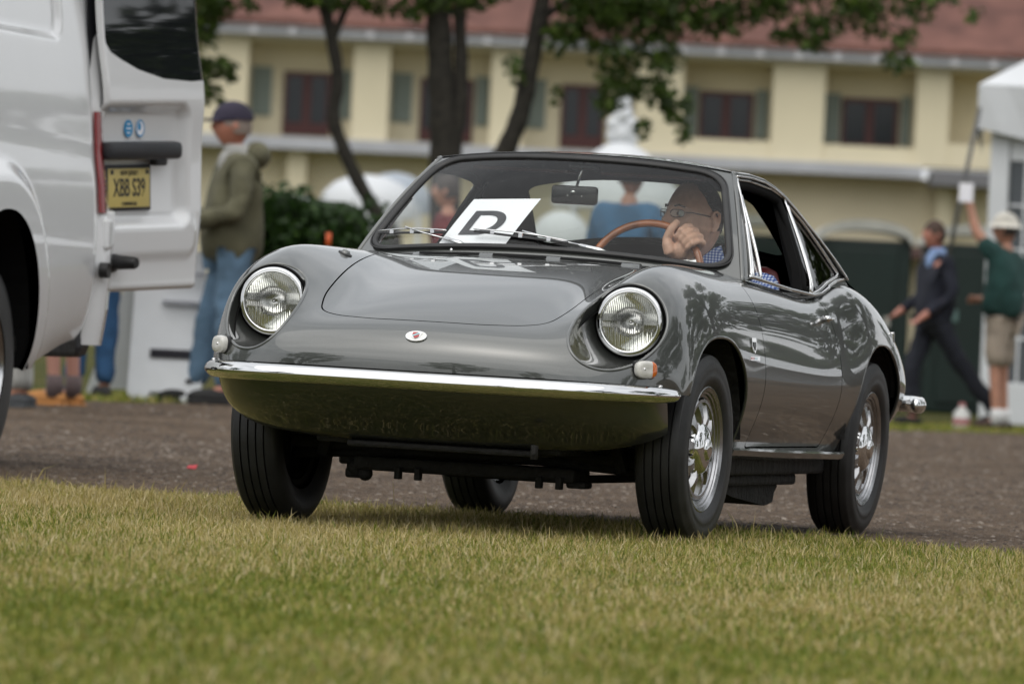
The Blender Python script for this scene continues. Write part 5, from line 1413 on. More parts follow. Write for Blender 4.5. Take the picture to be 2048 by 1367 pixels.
def van_side(s):
    # parameter along the profile
    from_ = np.linspace(0, len(ZP) - 1, 150)
    prof = bspl(np.array(ZP), from_)
    ys = np.concatenate([np.linspace(-L_, -1.9, 40), np.linspace(-1.88, -.10, 120), np.linspace(-.09, 0.06, 16)])
    G = np.zeros((len(ys), 150, 3))
    for i, y in enumerate(ys):
        z = prof[:, 0].copy(); x = prof[:, 1].copy()
        if y > -.10: x = x - .10 * (1 - math.sqrt(max(0, 1 - ((y + .10) / .16) ** 2)))
        # bottom edge rises to the rear
        lift = .13 * sstep(-.9, 0, y) * np.clip((.8 - z) / .44, 0, 1); z = z + lift
        # pressed window panel
        q = np.stack([np.full(150, y), z], 1)
        d = sdf_poly(q, [(-2.2, 1.72), (-.48, 1.72), (-.48, 2.28), (-2.2, 2.28)], .09)
        x = x - .022 * sstep(.012, -.02, d)
        # flare over the wheel
        rr = ((abs(y + 1.27) / .62) ** 2.3 + (np.maximum(z - .4, 0) / .74) ** 2.3) ** (1 / 2.3); x = x + .035 * sstep(1.03, .90, rr)
        # nose tapers in
        x = x - .35 * sstep(-L_ + 1.2, -L_, y) ** 2; z = np.where(z > 1.25, 1.25 + (z - 1.25) * (1 - .95 * sstep(-L_ + 1.7, -L_ + .55, y)), z)
        G[i, :, 0] = x; G[i, :, 1] = y; G[i, :, 2] = z
    if s < 0: G[:, :, 0] = -2.02 - G[:, :, 0]
    V, N, F = grid_mesh(G)
    arch = lambda V: (((np.abs(V[:, 1] + 1.27) / .45) ** 2.3 + (np.maximum(V[:, 2] - .38, 0) / .58) ** 2.3) ** (1 / 2.3) - 1) * .45
    arch2 = lambda V: (((np.abs(V[:, 1] + 4.75) / .45) ** 2.3 + (np.maximum(V[:, 2] - .38, 0) / .55) ** 2.3) ** (1 / 2.3) - 1) * .45
    V, N, F = clip(V, N, F, lambda V: np.minimum(arch(V), arch2(V)))
    seam = lambda V: np.abs(V[:, 1] + .075) - .004
    if N[:, 0].mean() * s < 0: N = -N; F = [f[::-1] for f in F]
    V, N, F = clip(V, N, F, seam)
    V, N, F = skirt(V, N, F, .02)
    return meshobj('side_panel', V, F, M['vanwhite'], van, N=N)
van_side(1); van_side(-1)
MB().box((-1.60, -L_ + .3, 2.45), (-.42, -.02, 2.66), .05).build('roof', M['vanwhite'], van)
MB().box((-1.98, -L_ + .5, .42), (-.05, -.03, .50), .02).build('floor', M['under'], van)
MB().box((-1.92, -.11, .50), (-.12, -.10, 2.4)).box((-.13, -5.0, .9), (-.115, -.1, 2.4)).build('cargo_lining', M['black'], van)
# closed far rear door, bumper, front
MB().box((-1.97, -.02, .68), (-1.02, .04, 2.5), .03).build('rear_door', M['vanwhite'], van)
bp_ = MB().box((-1.9, -.04, .42), (-.04, .13, .60), .04).build('rear_bumper', M['vanblack'], van)
MB().box((-1.7, -L_ - .12, .35), (-.3, -L_ + .6, 1.20), .12).build('bonnet', M['vanwhite'], van)
MB().add([(-1.8, -L_ + .55, 1.22), (-.2, -L_ + .55, 1.22), (-.35, -L_ + 1.6, 2.3), (-1.65, -L_ + 1.6, 2.3)], [(0, 1, 2, 3)]).build('windscreen', M['vanglass'], van, fix=False)
# wheel
for s, y in ((1, -1.27), (-1, -1.27), (1, -4.75), (-1, -4.75)):
    xw = -.13 if s > 0 else -1.89
    w = MB().lathe([(-.12, .21), (-.125, .30), (-.11, .365), (-.08, .382), (.08, .382), (.105, .368), (.122, .31), (.12, .215)], 56, 'x', (xw, y, .382)).build('wheel', M['tyre'], van, sharp=50)
    MB().lathe([(.115 * s, .215), (.05 * s, .19), (.06 * s, .09), (.09 * s, .07), (.09 * s, 0)], 40, 'x', (xw, y, .382)).build('rim', M['chrome_dull'], w, smooth=True)
    V = []; F = []
    for a in np.linspace(-.1, math.pi + .1, 24):
        c, q = math.cos(a), math.sin(a); ry = .47 * np.sign(c) * abs(c) ** .87; rz = .60 * abs(q) ** .87 * (1 if q > 0 else -.1)
        for x in ((.0, -.2, -.45) if s > 0 else (-2.02, -1.8, -1.57)): V.append((x, y + ry, .38 + rz))
    for i in range(23):
        for k in range(2): F.append((i * 3 + k, i * 3 + k + 1, i * 3 + k + 4, i * 3 + k + 3))
    V.append(((-.45 if s > 0 else -1.57), y, .38))
    for i in range(23): F.append((i * 3 + 2, (i + 1) * 3 + 2, len(V) - 1))
    MB().add(V, F).build('wheel_well', M['black'], van, fix=False)
# tail lamp on the rear corner
tl = MB()
V = []; F = []
for z in np.linspace(.98, 1.37, 16):
    x0 = np.interp(z, zz_, xx_)
    for (dx, dy) in ((.000, -.004), (.016, .018), (.018, .050), (.0, .055)): V.append((x0 - .012 + dx, dy, z))
for i in range(15):
    for k in range(3): F.append((i * 4 + k, (i + 1) * 4 + k, (i + 1) * 4 + k + 1, i * 4 + k + 1))
tl.add(V, F).build('tail_light', M['redplastic'], van, smooth=True)
for z in (.76,):
    x0 = np.interp(z, zz_, xx_); MB().tube([(x0 + .0, .0, z), (x0 + .035, .0, z)], .030, 16).build('door_buffer', M['rubber'], van, sharp=40)
for z in (1.93, .90):
    x0 = np.interp(z, zz_, xx_); MB().box((x0 - .02, .02, z - .06), (x0 + .02, .09, z + .06), .012).build('door_hinge', M['vanwhite'], van)
jb = MB()
V = []; F = []
for z in np.linspace(.47, 2.5, 30):
    x0 = np.interp(z, zz_, xx_)
    for (dx, dy) in ((-.03, -.01), (.010, .02), (.026, .06), (.020, .12), (-.12, .14)): V.append((x0 - .012 + dx - (.0 if z > 1.37 or z < .98 else .02), dy, z))
for i in range(29):
    for k in range(4): F.append((i * 5 + k, (i + 1) * 5 + k, (i + 1) * 5 + k + 1, i * 5 + k + 1))
jb.add(V, F).build('door_jamb', M['vanwhite'], van, smooth=True)
# ---- the open door: local frame  s along the door, n out of its outer face
da = R(61)          # angle from world x to the door direction
us = Vector((math.cos(da), math.sin(da), 0)); un = Vector((math.sin(da), -math.cos(da), 0))
Mw = Matrix((us, un, Vector((0, 0, 1)))).transposed().to_4x4(); Mw.translation = (vc.x + .02, 27.06, 0)
Md = van.matrix_world.inverted() if False else (Matrix.Translation((vc.x, 27.0, 0)) @ Matrix.Rotation(-VR, 4, 'Z')).inverted() @ Mw
def dlean(z): return -np.interp(z, [.6, 1.0, 1.4, 1.95, 2.6], [0.0, .0, .045, .145, .25])
def dp(s, z, n=0.0): return Md @ Vector((s + float(dlean(z)) * .9, n, z + .04 * s / .725))
DW = .725
ss = np.linspace(0, DW, 90); zs = np.linspace(.672, 2.55, 220)
GLS = [(.035, 1.64), (.04, 2.5), (.74, 2.5), (.74, 1.505), (.62, 1.50), (.42, 1.51), (.24, 1.545), (.12, 1.585), (.06, 1.61)]
S_, Z_ = np.meshgrid(ss, zs, indexing='ij'); Pz = np.stack([S_.ravel(), Z_.ravel()], 1)
d1 = sdf_poly(Pz, [(-.2, .99), (.55, .99), (.55, 1.33), (-.2, 1.33)], .06)        # recess round the plate and handle
d2 = sdf_poly(Pz, [(-.2, .86), (.62, .86), (.62, .90), (-.2, .90)], .05)
e_ = np.minimum(np.minimum(S_, DW - S_) / .02, 1).ravel(); e2 = np.clip((Pz[:, 1] - .672) / .02, 0, 1)
nn = -.045 * sstep(.02, -.035, d1) + .012 * sstep(.03, -.02, d2) - .02 * (1 - np.sqrt(1 - (1 - e_) ** 2)) - .02 * (1 - np.sqrt(1 - (1 - e2) ** 2)) + .02 * np.exp(-((Pz[:, 1] - 1.44) / .16) ** 2) - .012 * sstep(1.0, .7, Pz[:, 1])
GG = np.array([dp(a, b, c) for (a, b), c in zip(Pz, nn)]).reshape(90, 220, 3)
dV, dN, dF = grid_mesh(GG); UV2 = Pz
if (Vector(dN.mean(0)) @ (Md.to_3x3() @ Vector((0, 1, 0)))) < 0: dN = -dN; dF = [f[::-1] for f in dF]
kk = clip_uv(dV, dN, dF, UV2, lambda W: sdf_poly(W, GLS, .012))
kk = skirt(kk[0], kk[1], kk[2], .035)
rdoor = meshobj('rear_door', kk[0], kk[2], M['vanwhite'], van, N=kk[1])
V = [dp(a, b, -.05) for a, b in ((0.01, .69), (DW - .01, .69), (DW - .01, 2.5), (.01, 2.5))]
MB().add(V, [(3, 2, 1, 0)]).build('inner_panel', M['vanblack'], rdoor, fix=False)
kk = clip_uv(dV, dN, dF, UV2, lambda W: -sdf_poly(W, GLS, .012) + .004)
meshobj('window', kk[0] - kk[1] * .004, kk[2], M['vanglass'], rdoor, N=kk[1])
def dbox(s0, s1, z0, z1, n0, n1, bev, name, m, par):
    b = MB().box((s0, n0, z0), (s1, n1, z1), bev); b.V = [tuple(dp(v[0], v[2], v[1])) for v in b.V]; return b.build(name, m, par, sharp=40)
hb = dbox(.0, .53, 1.185, 1.255, -.04, .035, .02, 'handle_bar', M['vanblack'], rdoor)
dbox(.37, .45, 1.16, 1.19, -.03, .01, .008, 'latch', M['vanblack'], hb)
pf = dbox(.055, .385, .985, 1.165, -.045, -.028, .006, 'plate_frame', M['vanblack'], rdoor)
pl_ = dbox(.070, .370, 1.000, 1.150, -.030, -.0255, .001, 'number_plate', M['plate'], pf)
def dtext(txt, s, z, n, size, sx, name, m, par, off=0):
    # text plane x -> s, y -> z
    p0 = dp(s, z, n); ax = (dp(s + .1, z, n) - p0) / .1; az = (dp(s, z + .1, n) - p0) / .1; an = ax.cross(az)
    mt = Matrix((ax, az, an)).transposed().to_4x4(); mt.translation = p0
    return text_mesh(name, txt, size, m, par, .0008, mt, sx, off)
dtext('XBB S39', .22, 1.073, -.0245, .098, .66, 'plate_lettering', M['ink'], pl_, .001)
dtext('NEW JERSEY', .22, 1.132, -.0245, .026, .9, 'plate_lettering', M['ink'], pl_)
dtext('COMMERCIAL', .22, 1.013, -.0245, .020, .9, 'plate_lettering', M['ink'], pl_)
for s0 in (.085, .34): dbox(s0, s0 + .022, 1.128, 1.145, -.0255, -.0245, 0, 'plate_mark', M['ink'], pl_)
def ddisc(s, z, rx, rz, n, name, m, par, inner=0):
    k = 24; o_ = [(s + rx * math.cos(2 * math.pi * i / k), z + rz * math.sin(2 * math.pi * i / k)) for i in range(k)]
    if inner:
        i_ = [(s + rx * inner * math.cos(2 * math.pi * i / k), z + rz * inner * math.sin(2 * math.pi * i / k)) for i in range(k)]
        V = [dp(a, b, n) for a, b in o_ + i_]; F = [(i, (i + 1) % k, k + (i + 1) % k, k + i) for i in range(k)]
    else: V = [dp(a, b, n) for a, b in o_]; F = [tuple(range(k))]
    return MB().add(V, F).build(name, m, par, fix=False)
ddisc(.225, 1.305, .032, .034, -.030, 'round_sticker', M['blue'], rdoor)
for zq, wq in ((1.322, .012), (1.305, .018), (1.288, .012)): dbox(.225 - wq, .225 + wq, zq - .0025, zq + .0025, -.0295, -.0285, 0, 'sticker_print', M['white'], rdoor)
st2 = ddisc(.310, 1.305, .032, .034, -.030, 'round_sticker', M['white'], rdoor)
ddisc(.310, 1.305, .032, .034, -.0292, 'sticker_ring', M['blue'], st2, .80)
ddisc(.304, 1.312, .012, .016, -.0292, 'sticker_print', M['blue'], st2)
b = MB().lathe([(.0, .040), (.012, .040), (.014, .030), (.105, .024), (.115, .020), (.115, 0)], 20, 'y')
b.V = [tuple(dp(v[0] + .085, v[2] + .79, v[1] - .01)) for v in b.V]; b.build('door_buffer', M['rubber'], rdoor, sharp=40)
for z in (1.95, .92):
    b = MB().box((-.03, -.03, z - .07), (.06, .018, z + .07), .012); b.V = [tuple(dp(v[0], v[2], v[1])) for v in b.V]; b.build('hinge', M['vanwhite'], rdoor)
# ================================================================== PEOPLE
def skinmesh(verts, edges, radii, sub=2, root=0):
    me = bpy.data.meshes.new('tmp'); me.from_pydata([tuple(v) for v in verts], edges, []); o = bpy.data.objects.new('tmp', me); C.objects.link(o)
    sk = o.modifiers.new('s', 'SKIN'); sk.use_smooth_shade = True
    sv = me.skin_vertices[0].data
    for i, r in enumerate(radii): sv[i].radius = (r, r) if not isinstance(r, tuple) else r; sv[i].use_root = (i == root)
    ss_ = o.modifiers.new('d', 'SUBSURF'); ss_.levels = sub; ss_.render_levels = sub
    dg = bpy.context.evaluated_depsgraph_get(); out = bpy.data.meshes.new_from_object(o.evaluated_get(dg))
    bpy.data.objects.remove(o); bpy.data.meshes.remove(me); return out
def addmesh(name, me, m, parent):
    me.name = name; me.materials.clear(); me.materials.append(m); o = bpy.data.objects.new(name, me); C.objects.link(o); o.parent = parent
    me.polygons.foreach_set('use_smooth', np.ones(len(me.polygons), bool)); return o
M['skin'] = mat('skin', (.42, .21, .14), .5, noise=.12, nscale=30)
def cloth(name, col, k=.18): return mat(name, col, .9, noise=k, nscale=9, bump=.5, bscale=14)
def folds(me, amp=.012, seed=0.0):
    from mathutils import noise
    for v in me.vertices:
        c = v.co; q = Vector((c.x * 9 + seed, c.y * 9, c.z * 5.5)); d = noise.noise(q) * amp + noise.noise(q * 2.6) * amp * .5
        v.co = c + v.normal * d
    me.update(); return me
def build_person(label, loc, rz, J, top, bottom, shoes, sleeve='long', legs='long', cap=None, hair=(.03, .02, .015), collar=None, hat_style='cap', belly=1.0, jacket_len=.0, group=None, socks=None, skinm=None, hood=False, headyaw=0):
    """J: dict of joints in the figure's own frame (faces -y)"""
    sm = skinm or M['skin']
    p = empty('person', loc, rz, label, 'person', group)
    o = {k: Vector(v) for k, v in J.items()}
    names = ['pelvis', 'waist', 'chest', 'neck0', 'neck1', 'head']
    V = [o['pelvis'], o['waist'], o['chest'], o['neck0'], o['neck1']]; Rr = [(.11, .085), (.105, .08), (.12, .08), (.058, .058), (.055, .058)]
    E = [(0, 1), (1, 2), (2, 3), (3, 4)]
    def addv(v, r): V.append(Vector(v)); Rr.append(r); return len(V) - 1
    for s in ('l', 'r'):
        sh_, el, wr = o['sh_' + s], o['el_' + s], o['wr_' + s]
        a = addv(sh_, .056); b = addv(el, .046); c = addv(wr, .034); E += [(2, a), (a, b), (b, c)]
        d = (wr - el).normalized(); h = addv(wr + d * .05, (.040, .02)); E.append((c, h))
        sd = d.cross(Vector((0, 1, 0))); sd = sd.normalized() if sd.length > .1 else Vector((1, 0, 0))
        for k, off_ in enumerate((-.03, -.01, .01, .028)):
            f1 = addv(wr + d * .105 + sd * off_, .010); f2 = addv(wr + d * (.15 - .012 * abs(k - 1)) + sd * off_ * 1.05 + Vector((0, -.02, 0)), .0085); E += [(h, f1), (f1, f2)]
        t = addv(wr + d * .06 - sd * .045, .012); E.append((h, t))
        hp, kn, an = o['hip_' + s], o['kn_' + s], o['an_' + s]
        a = addv(hp, .070); b = addv(kn, .052); c = addv(an, .038); e = addv(an + Vector((0, -.10, -.045)), .032); E += [(0, a), (a, b), (b, c), (c, e)]
    body = skinmesh(V, E, Rr, 2)
    # head: ellipsoid with jaw, nose, brow, ears
    hd = MB(); n1, n2 = 22, 32; HV = []; HF = []
    for i in range(n1 + 1):
        th = math.pi * i / n1
        for k in range(n2):
            ph = 2 * math.pi * k / n2; x, y, z = math.sin(th) * math.cos(ph), math.sin(th) * math.sin(ph), math.cos(th)
            rx, ry, rz_ = .076, .097, .122
            f = 1.0
            if z < -.1: rx *= 1 - .28 * min(1, (-z - .1) / .8); 
            X_, Y_, Z_ = x * rx, y * ry, z * rz_
            if y < 0:
                nose = math.exp(-((X_) / .013) ** 2 - ((Z_ + .012) / .026) ** 2); Y_ -= .024 * nose
                Y_ -= .006 * math.exp(-((Z_ - .030) / .012) ** 2) * (abs(X_) < .055); Y_ += .009 * (math.exp(-((abs(X_) - .031) / .014) ** 2 - ((Z_ - .010) / .012) ** 2))
                Y_ -= .007 * math.exp(-(X_ / .022) ** 2 - ((Z_ + .058) / .008) ** 2); Y_ -= .008 * math.exp(-(X_ / .025) ** 2 - ((Z_ + .100) / .016) ** 2)
            HV.append((X_, Y_, Z_))
    for i in range(n1):
        for k in range(n2): HF.append((i * n2 + k, (i + 1) * n2 + k, (i + 1) * n2 + (k + 1) % n2, i * n2 + (k + 1) % n2))
    hm = Matrix.Translation(o['head']) @ Matrix.Rotation(headyaw, 4, 'Z')
    hd.add([hm @ Vector(v) for v in HV], HF)
    for s in (-1, 1): hd.sphere(hm @ Vector((s * .077, .008, -.005)), (.012, .018, .030), 6)
    bm = bmesh.new(); bm.from_mesh(body); tmp = bpy.data.meshes.new('h'); tmp.from_pydata(hd.V, [], hd.F); bm.from_mesh(tmp); bm.to_mesh(body); bm.free(); bpy.data.meshes.remove(tmp)
    bo = addmesh('body', body, sm, p)
    # one continuous surface
    rm = bo.modifiers.new('r', 'REMESH'); rm.mode = 'VOXEL'; rm.voxel_size = .011; rm.use_smooth_shade = True
    dg = bpy.context.evaluated_depsgraph_get(); nm = bpy.data.meshes.new_from_object(bo.evaluated_get(dg)); bo.modifiers.clear(); nm.materials.clear(); nm.materials.append(sm); bo.data = nm
    # hair
    hr = MB(); HV2 = []; HF2 = []
    for i in range(10):
        th = math.pi * (.62 * i / 9)
        for k in range(24):
            ph = 2 * math.pi * k / 24; y = math.sin(ph); lim = .62 if y > -.1 else (.40 if y < -.6 else .5)
            t2 = th * lim / .62
            HV2.append(hm @ Vector((math.sin(t2) * math.cos(ph) * .083, math.sin(t2) * y * .104 + .004, math.cos(t2) * .129)))
    for i in range(9):
        for k in range(24): HF2.append((i * 24 + k, (i + 1) * 24 + k, (i + 1) * 24 + (k + 1) % 24, i * 24 + (k + 1) % 24))
    if cap is None or True: hr.add(HV2, HF2).build('hair', mat('hair_' + label[:12].replace(' ', '_'), hair, .7), p, smooth=True)
    if cap:
        cp = MB(); CV = []; CF = []
        for i in range(9):
            th = math.pi * .5 * i / 8
            for k in range(24):
                ph = 2 * math.pi * k / 24; CV.append(hm @ Vector((math.sin(th) * math.cos(ph) * .092, math.sin(th) * math.sin(ph) * .114 + .004, .036 + math.cos(th) * .112)))
        for i in range(8):
            for k in range(24): CF.append((i * 24 + k, (i + 1) * 24 + k, (i + 1) * 24 + (k + 1) % 24, i * 24 + (k + 1) % 24))
        cp.add(CV, CF); co_ = cp.build('cap', cap, p, smooth=True)
        br = MB(); BV = []; BF = []
        if hat_style == 'cap':
            for k in range(13):
                a = math.pi + math.pi * k / 12
                for (q, dz) in ((.96, .0), (1.0, .004)): BV.append(hm @ Vector((.088 * math.cos(a) * (1 if q < 1 else .82), .112 * math.sin(a) + (0 if q < 1 else -.115 * abs(math.sin(a)) ** .6), .04 + dz - (.018 if q == 1.0 else 0))))
            for k in range(12): BF.append((2 * k, 2 * k + 1, 2 * k + 3, 2 * k + 2))
            BV += [v + Vector((0, 0, -.006)) for v in BV]; BF += [tuple(i + 26 for i in f[::-1]) for f in BF]
        else:
            for k in range(24):
                a = 2 * math.pi * k / 24; BV += [hm @ Vector((.09 * math.cos(a), .112 * math.sin(a), .055)), hm @ Vector((.125 * math.cos(a), .15 * math.sin(a), .020))]
            for k in range(24): BF.append((2 * k, 2 * k + 1, (2 * k + 3) % 48, (2 * k + 2) % 48))
        br.add(BV, BF).build('brim', cap, co_, smooth=True, fix=False)
    # top
    V = [o['pelvis'] + Vector((0, 0, -.05 - jacket_len)), o['waist'], o['chest'], o['neck0'] + Vector((0, 0, -.005))]
    Rr = [(.175 * belly, .135 * belly), (.168 * belly, .135 * belly), (.175, .128), (.078, .078)]; E = [(0, 1), (1, 2), (2, 3)]
    for s in ('l', 'r'):
        a = addv(o['sh_' + s], .082); E.append((2, a)); b = addv(o['el_' + s], .062)
        if sleeve == 'long': c = addv(o['wr_' + s] * .96 + o['el_' + s] * .04, .046); E += [(a, b), (b, c)]
        else: V.pop(); Rr.pop(); b = addv(o['sh_' + s].lerp(o['el_' + s], .72), .072); E.append((a, b))
    addmesh('jacket' if sleeve == 'long' else 'shirt', folds(skinmesh(V, E, Rr, 3), .022, loc[0]), top, p)
    if hood:
        MB().sphere(o['neck0'] + Vector((0, .10, .0)), (.12, .075, .085), 10).build('hood', top, p, smooth=True)
    if collar:
        MB().sphere(o['neck0'] + Vector((0, -.055, -.055)), (.062, .055, .085), 8).build('shirt_front', collar, p, smooth=True)
        c_ = o['neck0'] + Vector((0, -.005, .03)); MB().lathe([(-.045, .080), (.0, .072), (.028, .064), (.03, .058), (-.04, .062)], 24, 'z', c_).build('collar', collar, p, smooth=True)
    # trousers
    V = [o['pelvis'] + Vector((0, 0, .04))]; Rr = [(.128 * min(belly, 1.15), .112 * min(belly, 1.15))]; E = []
    for s in ('l', 'r'):
        a = addv(o['hip_' + s], .102); b = addv(o['kn_' + s] + Vector((0, 0, .0)), .078); E += [(0, a), (a, b)]
        if legs == 'long': c = addv(o['an_' + s] + Vector((0, 0, -.01)), .068); E.append((b, c))
        else: Rr[b] = .100; V[b] = o['kn_' + s].lerp(o['hip_' + s], .02)
    addmesh('trousers' if legs == 'long' else 'shorts', folds(skinmesh(V, E, Rr, 3), .016, loc[0] + 3), bottom, p)
    for s in ('l', 'r'):
        an = o['an_' + s]; yaw = o['an_' + s].x * .0
        b = MB().sphere(an + Vector((0, -.065, -.048)), (.050, .145, .050), 10); b.box(tuple(an + Vector((-.047, -.205, -.095))), tuple(an + Vector((.047, .07, -.065))), .012)
        b.build('shoe', shoes, p, sharp=60)
        if socks: MB().tube([an + Vector((0, 0, -.04)), an + Vector((0, 0, .09))], .050, 14).build('sock', socks, p, smooth=True)
    return p
def J0(**k):
    j = dict(pelvis=(0, 0, .95), waist=(0, 0, 1.10), chest=(0, .0, 1.33), neck0=(0, .01, 1.49), neck1=(0, .005, 1.56), head=(0, -.015, 1.665),
             sh_l=(.19, .01, 1.42), sh_r=(-.19, .01, 1.42), el_l=(.25, .03, 1.13), el_r=(-.25, .03, 1.13), wr_l=(.25, -.06, .88), wr_r=(-.25, -.06, .88),
             hip_l=(.09, 0, .90), hip_r=(-.09, 0, .90), kn_l=(.10, -.015, .50), kn_r=(-.10, -.015, .50), an_l=(.10, .02, .10), an_r=(-.10, .02, .10))
    j.update(k); return j
jeans = cloth('blue_denim', (.10, .17, .25)); 
# man in the olive jacket, faces left
q = AT(449, 812, 43.6)
o = build_person('man in a dark cap, olive green jacket and blue jeans beside the open van door', (q.x, 43.6, .085), R(-78),
    J0(wr_l=(.12, -.30, 1.06), el_l=(.27, -.02, 1.14), wr_r=(-.12, -.30, 1.08), el_r=(-.27, -.02, 1.14), head=(0, -.03, 1.66), an_l=(.13, -.02, .10), kn_l=(.11, -.02, .5), an_r=(-.12, -.14, .10), kn_r=(-.10, -.08, .5)), cloth('olive_jacket', (.105, .10, .060)), jeans, cloth('black_shoes', (.02, .02, .02)),
    cap=cloth('dark_navy_cap', (.030, .025, .045)), belly=1.34, jacket_len=.12, collar=cloth('grey_collar', (.4, .4, .38)), hood=True, hair=(.25, .2, .17), skinm=mat('ruddy_skin', (.45, .19, .13), .5))
o.scale = (1.17, 1.17, 1.05)
# suited man walking left
q = AT(1858, 850, 60)
o = build_person('man in a dark navy suit and pale blue shirt walking left past the green toilets', (q.x, 60, 0), R(-70),
    J0(el_l=(.23, .06, 1.14), wr_l=(.18, -.16, .97), el_r=(-.23, -.02, 1.14), wr_r=(-.17, -.24, 1.0), kn_l=(.09, .24, .54), an_l=(.10, .62, .14), kn_r=(-.09, -.16, .50), an_r=(-.09, -.10, .10), head=(0, -.035, 1.66), chest=(0, -.02, 1.33)),
    cloth('navy_suit', (.010, .012, .022)), cloth('navy_trousers', (.010, .012, .020)), cloth('black_leather', (.012, .012, .012)), collar=cloth('pale_blue_shirt', (.25, .36, .6)), jacket_len=.10, belly=1.28, hair=(.05, .025, .015), skinm=mat('pink_skin', (.42, .18, .13), .5))
# man with raised arm
q = AT(1990, 855, 60)
o = build_person('man in a white hat and green polo shirt raising one arm with a paper', (q.x + .02, 60, 0), R(-112),
    J0(sh_l=(.17, -.03, 1.44), el_l=(.20, -.20, 1.64), wr_l=(.18, -.27, 1.86), el_r=(-.26, .05, 1.14), wr_r=(-.16, -.2, 1.1)),
    cloth('dark_green_polo', (.010, .045, .040)), cloth('beige_shorts', (.30, .25, .20)), cloth('brown_shoes', (.05, .03, .025)), sleeve='short', legs='short', cap=cloth('white_sun_hat', (.55, .53, .47)), hat_style='brim', belly=1.35, socks=cloth('white_socks', (.7, .7, .7)))
o.scale = (1.04, 1.04, 1.04)
q2 = AT(1932, 385, 59.8)
b = MB().box((q2.x - .06, 59.78, q2.z - .08), (q2.x + .06, 59.79, q2.z + .08)); b = b.build('paper', M['white']); tag(b, 'small white paper held up in the raised hand at the right', 'paper')
# person in a blue shirt seen through the coupe windows
q = AT(1252, 560, 45)
build_person('person in a blue shirt seen through the windscreen, left of the driver', (q.x, 45, 0), R(150), J0(el_l=(.30, -.05, 1.16), wr_l=(.12, -.25, 1.05), el_r=(-.30, -.05, 1.16), wr_r=(-.12, -.25, 1.05)),
    cloth('blue_shirt', (.03, .12, .24)), cloth('dark_trousers', (.03, .03, .04)), cloth('dark_shoes2', (.02, .02, .02)), belly=1.1)
q = AT(888, 560, 52)
build_person('person in a dark red top far behind, seen through the left of the windscreen', (q.x, 52, 0), R(-100), J0(), cloth('dark_red_top', (.13, .022, .025)), cloth('dark_trousers3', (.03, .03, .04)), cloth('dark_shoes3', (.02, .02, .02)))
# people behind the van: only their legs show under it
q = AT(172, 800, 43)
build_person('person in dark blue jeans behind the open van door', (q.x, 43.2, .085), R(-160), J0(), cloth('grey_top', (.2, .2, .22)), cloth('dark_denim', (.02, .07, .16)), cloth('dark_shoes4', (.03, .03, .03)), belly=1.15)
q = AT(118, 820, 40.5)
build_person('bare legged person in tan suede boots behind the van wheel', (q.x, 40.6, .06), R(-120), J0(), cloth('green_top', (.05, .08, .05)), cloth('dark_shorts', (.03, .04, .05)), cloth('tan_suede', (.42, .19, .06)), sleeve='short', legs='short', socks=cloth('grey_socks', (.12, .09, .09)), skinm=mat('tanned_skin', (.40, .20, .15), .5))
q = AT(28, 835, 39.6)
build_person('person in pale grey trousers and dark grey trainers, nearest the van tyre', (q.x, 39.7, .05), R(-100), J0(), cloth('white_top', (.5, .5, .5)), cloth('pale_grey_trousers', (.36, .36, .34)), cloth('grey_trainers', (.06, .065, .07)))
# bottle on the grass
q = AT(1922, 862, 60)
bt_ = empty('bottle', (q.x, 60, 0), label='white plastic bottle standing on the ground by the suited man', cat='bottle')
MB().lathe([(0, 0), (0, .07), (.02, .075), (.15, .07), (.19, .03), (.21, .025), (.21, 0)], 18, 'z').build('bottle_body', mat('white_plastic', (.6, .6, .58), .4), bt_, smooth=True)
MB().lathe([(.205, .028), (.235, .028), (.235, 0)], 14, 'z').build('bottle_cap', mat('pink_label', (.4, .15, .15), .5), bt_, smooth=True)
MB().lathe([(.05, .0765), (.10, .0745)], 18, 'z').build('bottle_label', bpy.data.materials['pink_label'], bt_, smooth=True)

# ================================================================== DRIVER AND PAPER IN THE COUPE
# D sheet
def quad_sheet(name, a, b, c, d, thick, m, n=8):
    V = []; F = []
    A_, B_, C_, D_ = map(Vector, (a, b, c, d)); nn_ = (B_ - A_).cross(D_ - A_).normalized()
    for k in (0, 1):
        for i in range(n + 1):
            for j in range(n + 1):
                u, v = i / n, j / n; p = A_.lerp(B_, u).lerp(D_.lerp(C_, u), v) + nn_ * (.004 * math.sin(u * 3.1) * (1 - v) + k * thick); V.append(p)
    q = (n + 1) ** 2
    for i in range(n):
        for j in range(n):
            a0 = i * (n + 1) + j; F.append((a0, a0 + n + 1, a0 + n + 2, a0 + 1)); F.append((q + a0, q + a0 + 1, q + a0 + n + 2, q + a0 + n + 1))
    return MB().add(V, F), nn_
def sheet_pt(x, z, off=.0):
    """point just behind the windscreen for a given lateral place and height (car frame)"""
    u, v = x / .55, .3
    for _ in range(15):
        p = WS(u, v, -.012 + off); u += (x - p[0]) / .55; v += (z - p[2]) / .33
    return Vector(WS(u, v, -.012 + off))
SHC = [(-.262, .973), (-.048, .985), (-.101, .842), (-.318, .832)]
def sheet_uv(u, v, off=0):
    a, b, c, d = [Vector((x, z)) for x, z in SHC]; p = a.lerp(b, u).lerp(d.lerp(c, u), v); return sheet_pt(p.x, p.y, off)
V = []; F = []
n = 12
for i in range(n + 1):
    for j in range(n + 1): V.append(sheet_uv(i / n, j / n))
for i in range(n):
    for j in range(n): a0 = i * (n + 1) + j; F.append((a0, a0 + n + 1, a0 + n + 2, a0 + 1))
paper = MB().add(V, F).build('letter_sheet', M['white'], smooth=True, fix=False); paper.matrix_world = CAR_M
tag(paper, 'white paper sheet printed with a black letter D propped inside the windscreen', 'sheet of paper')
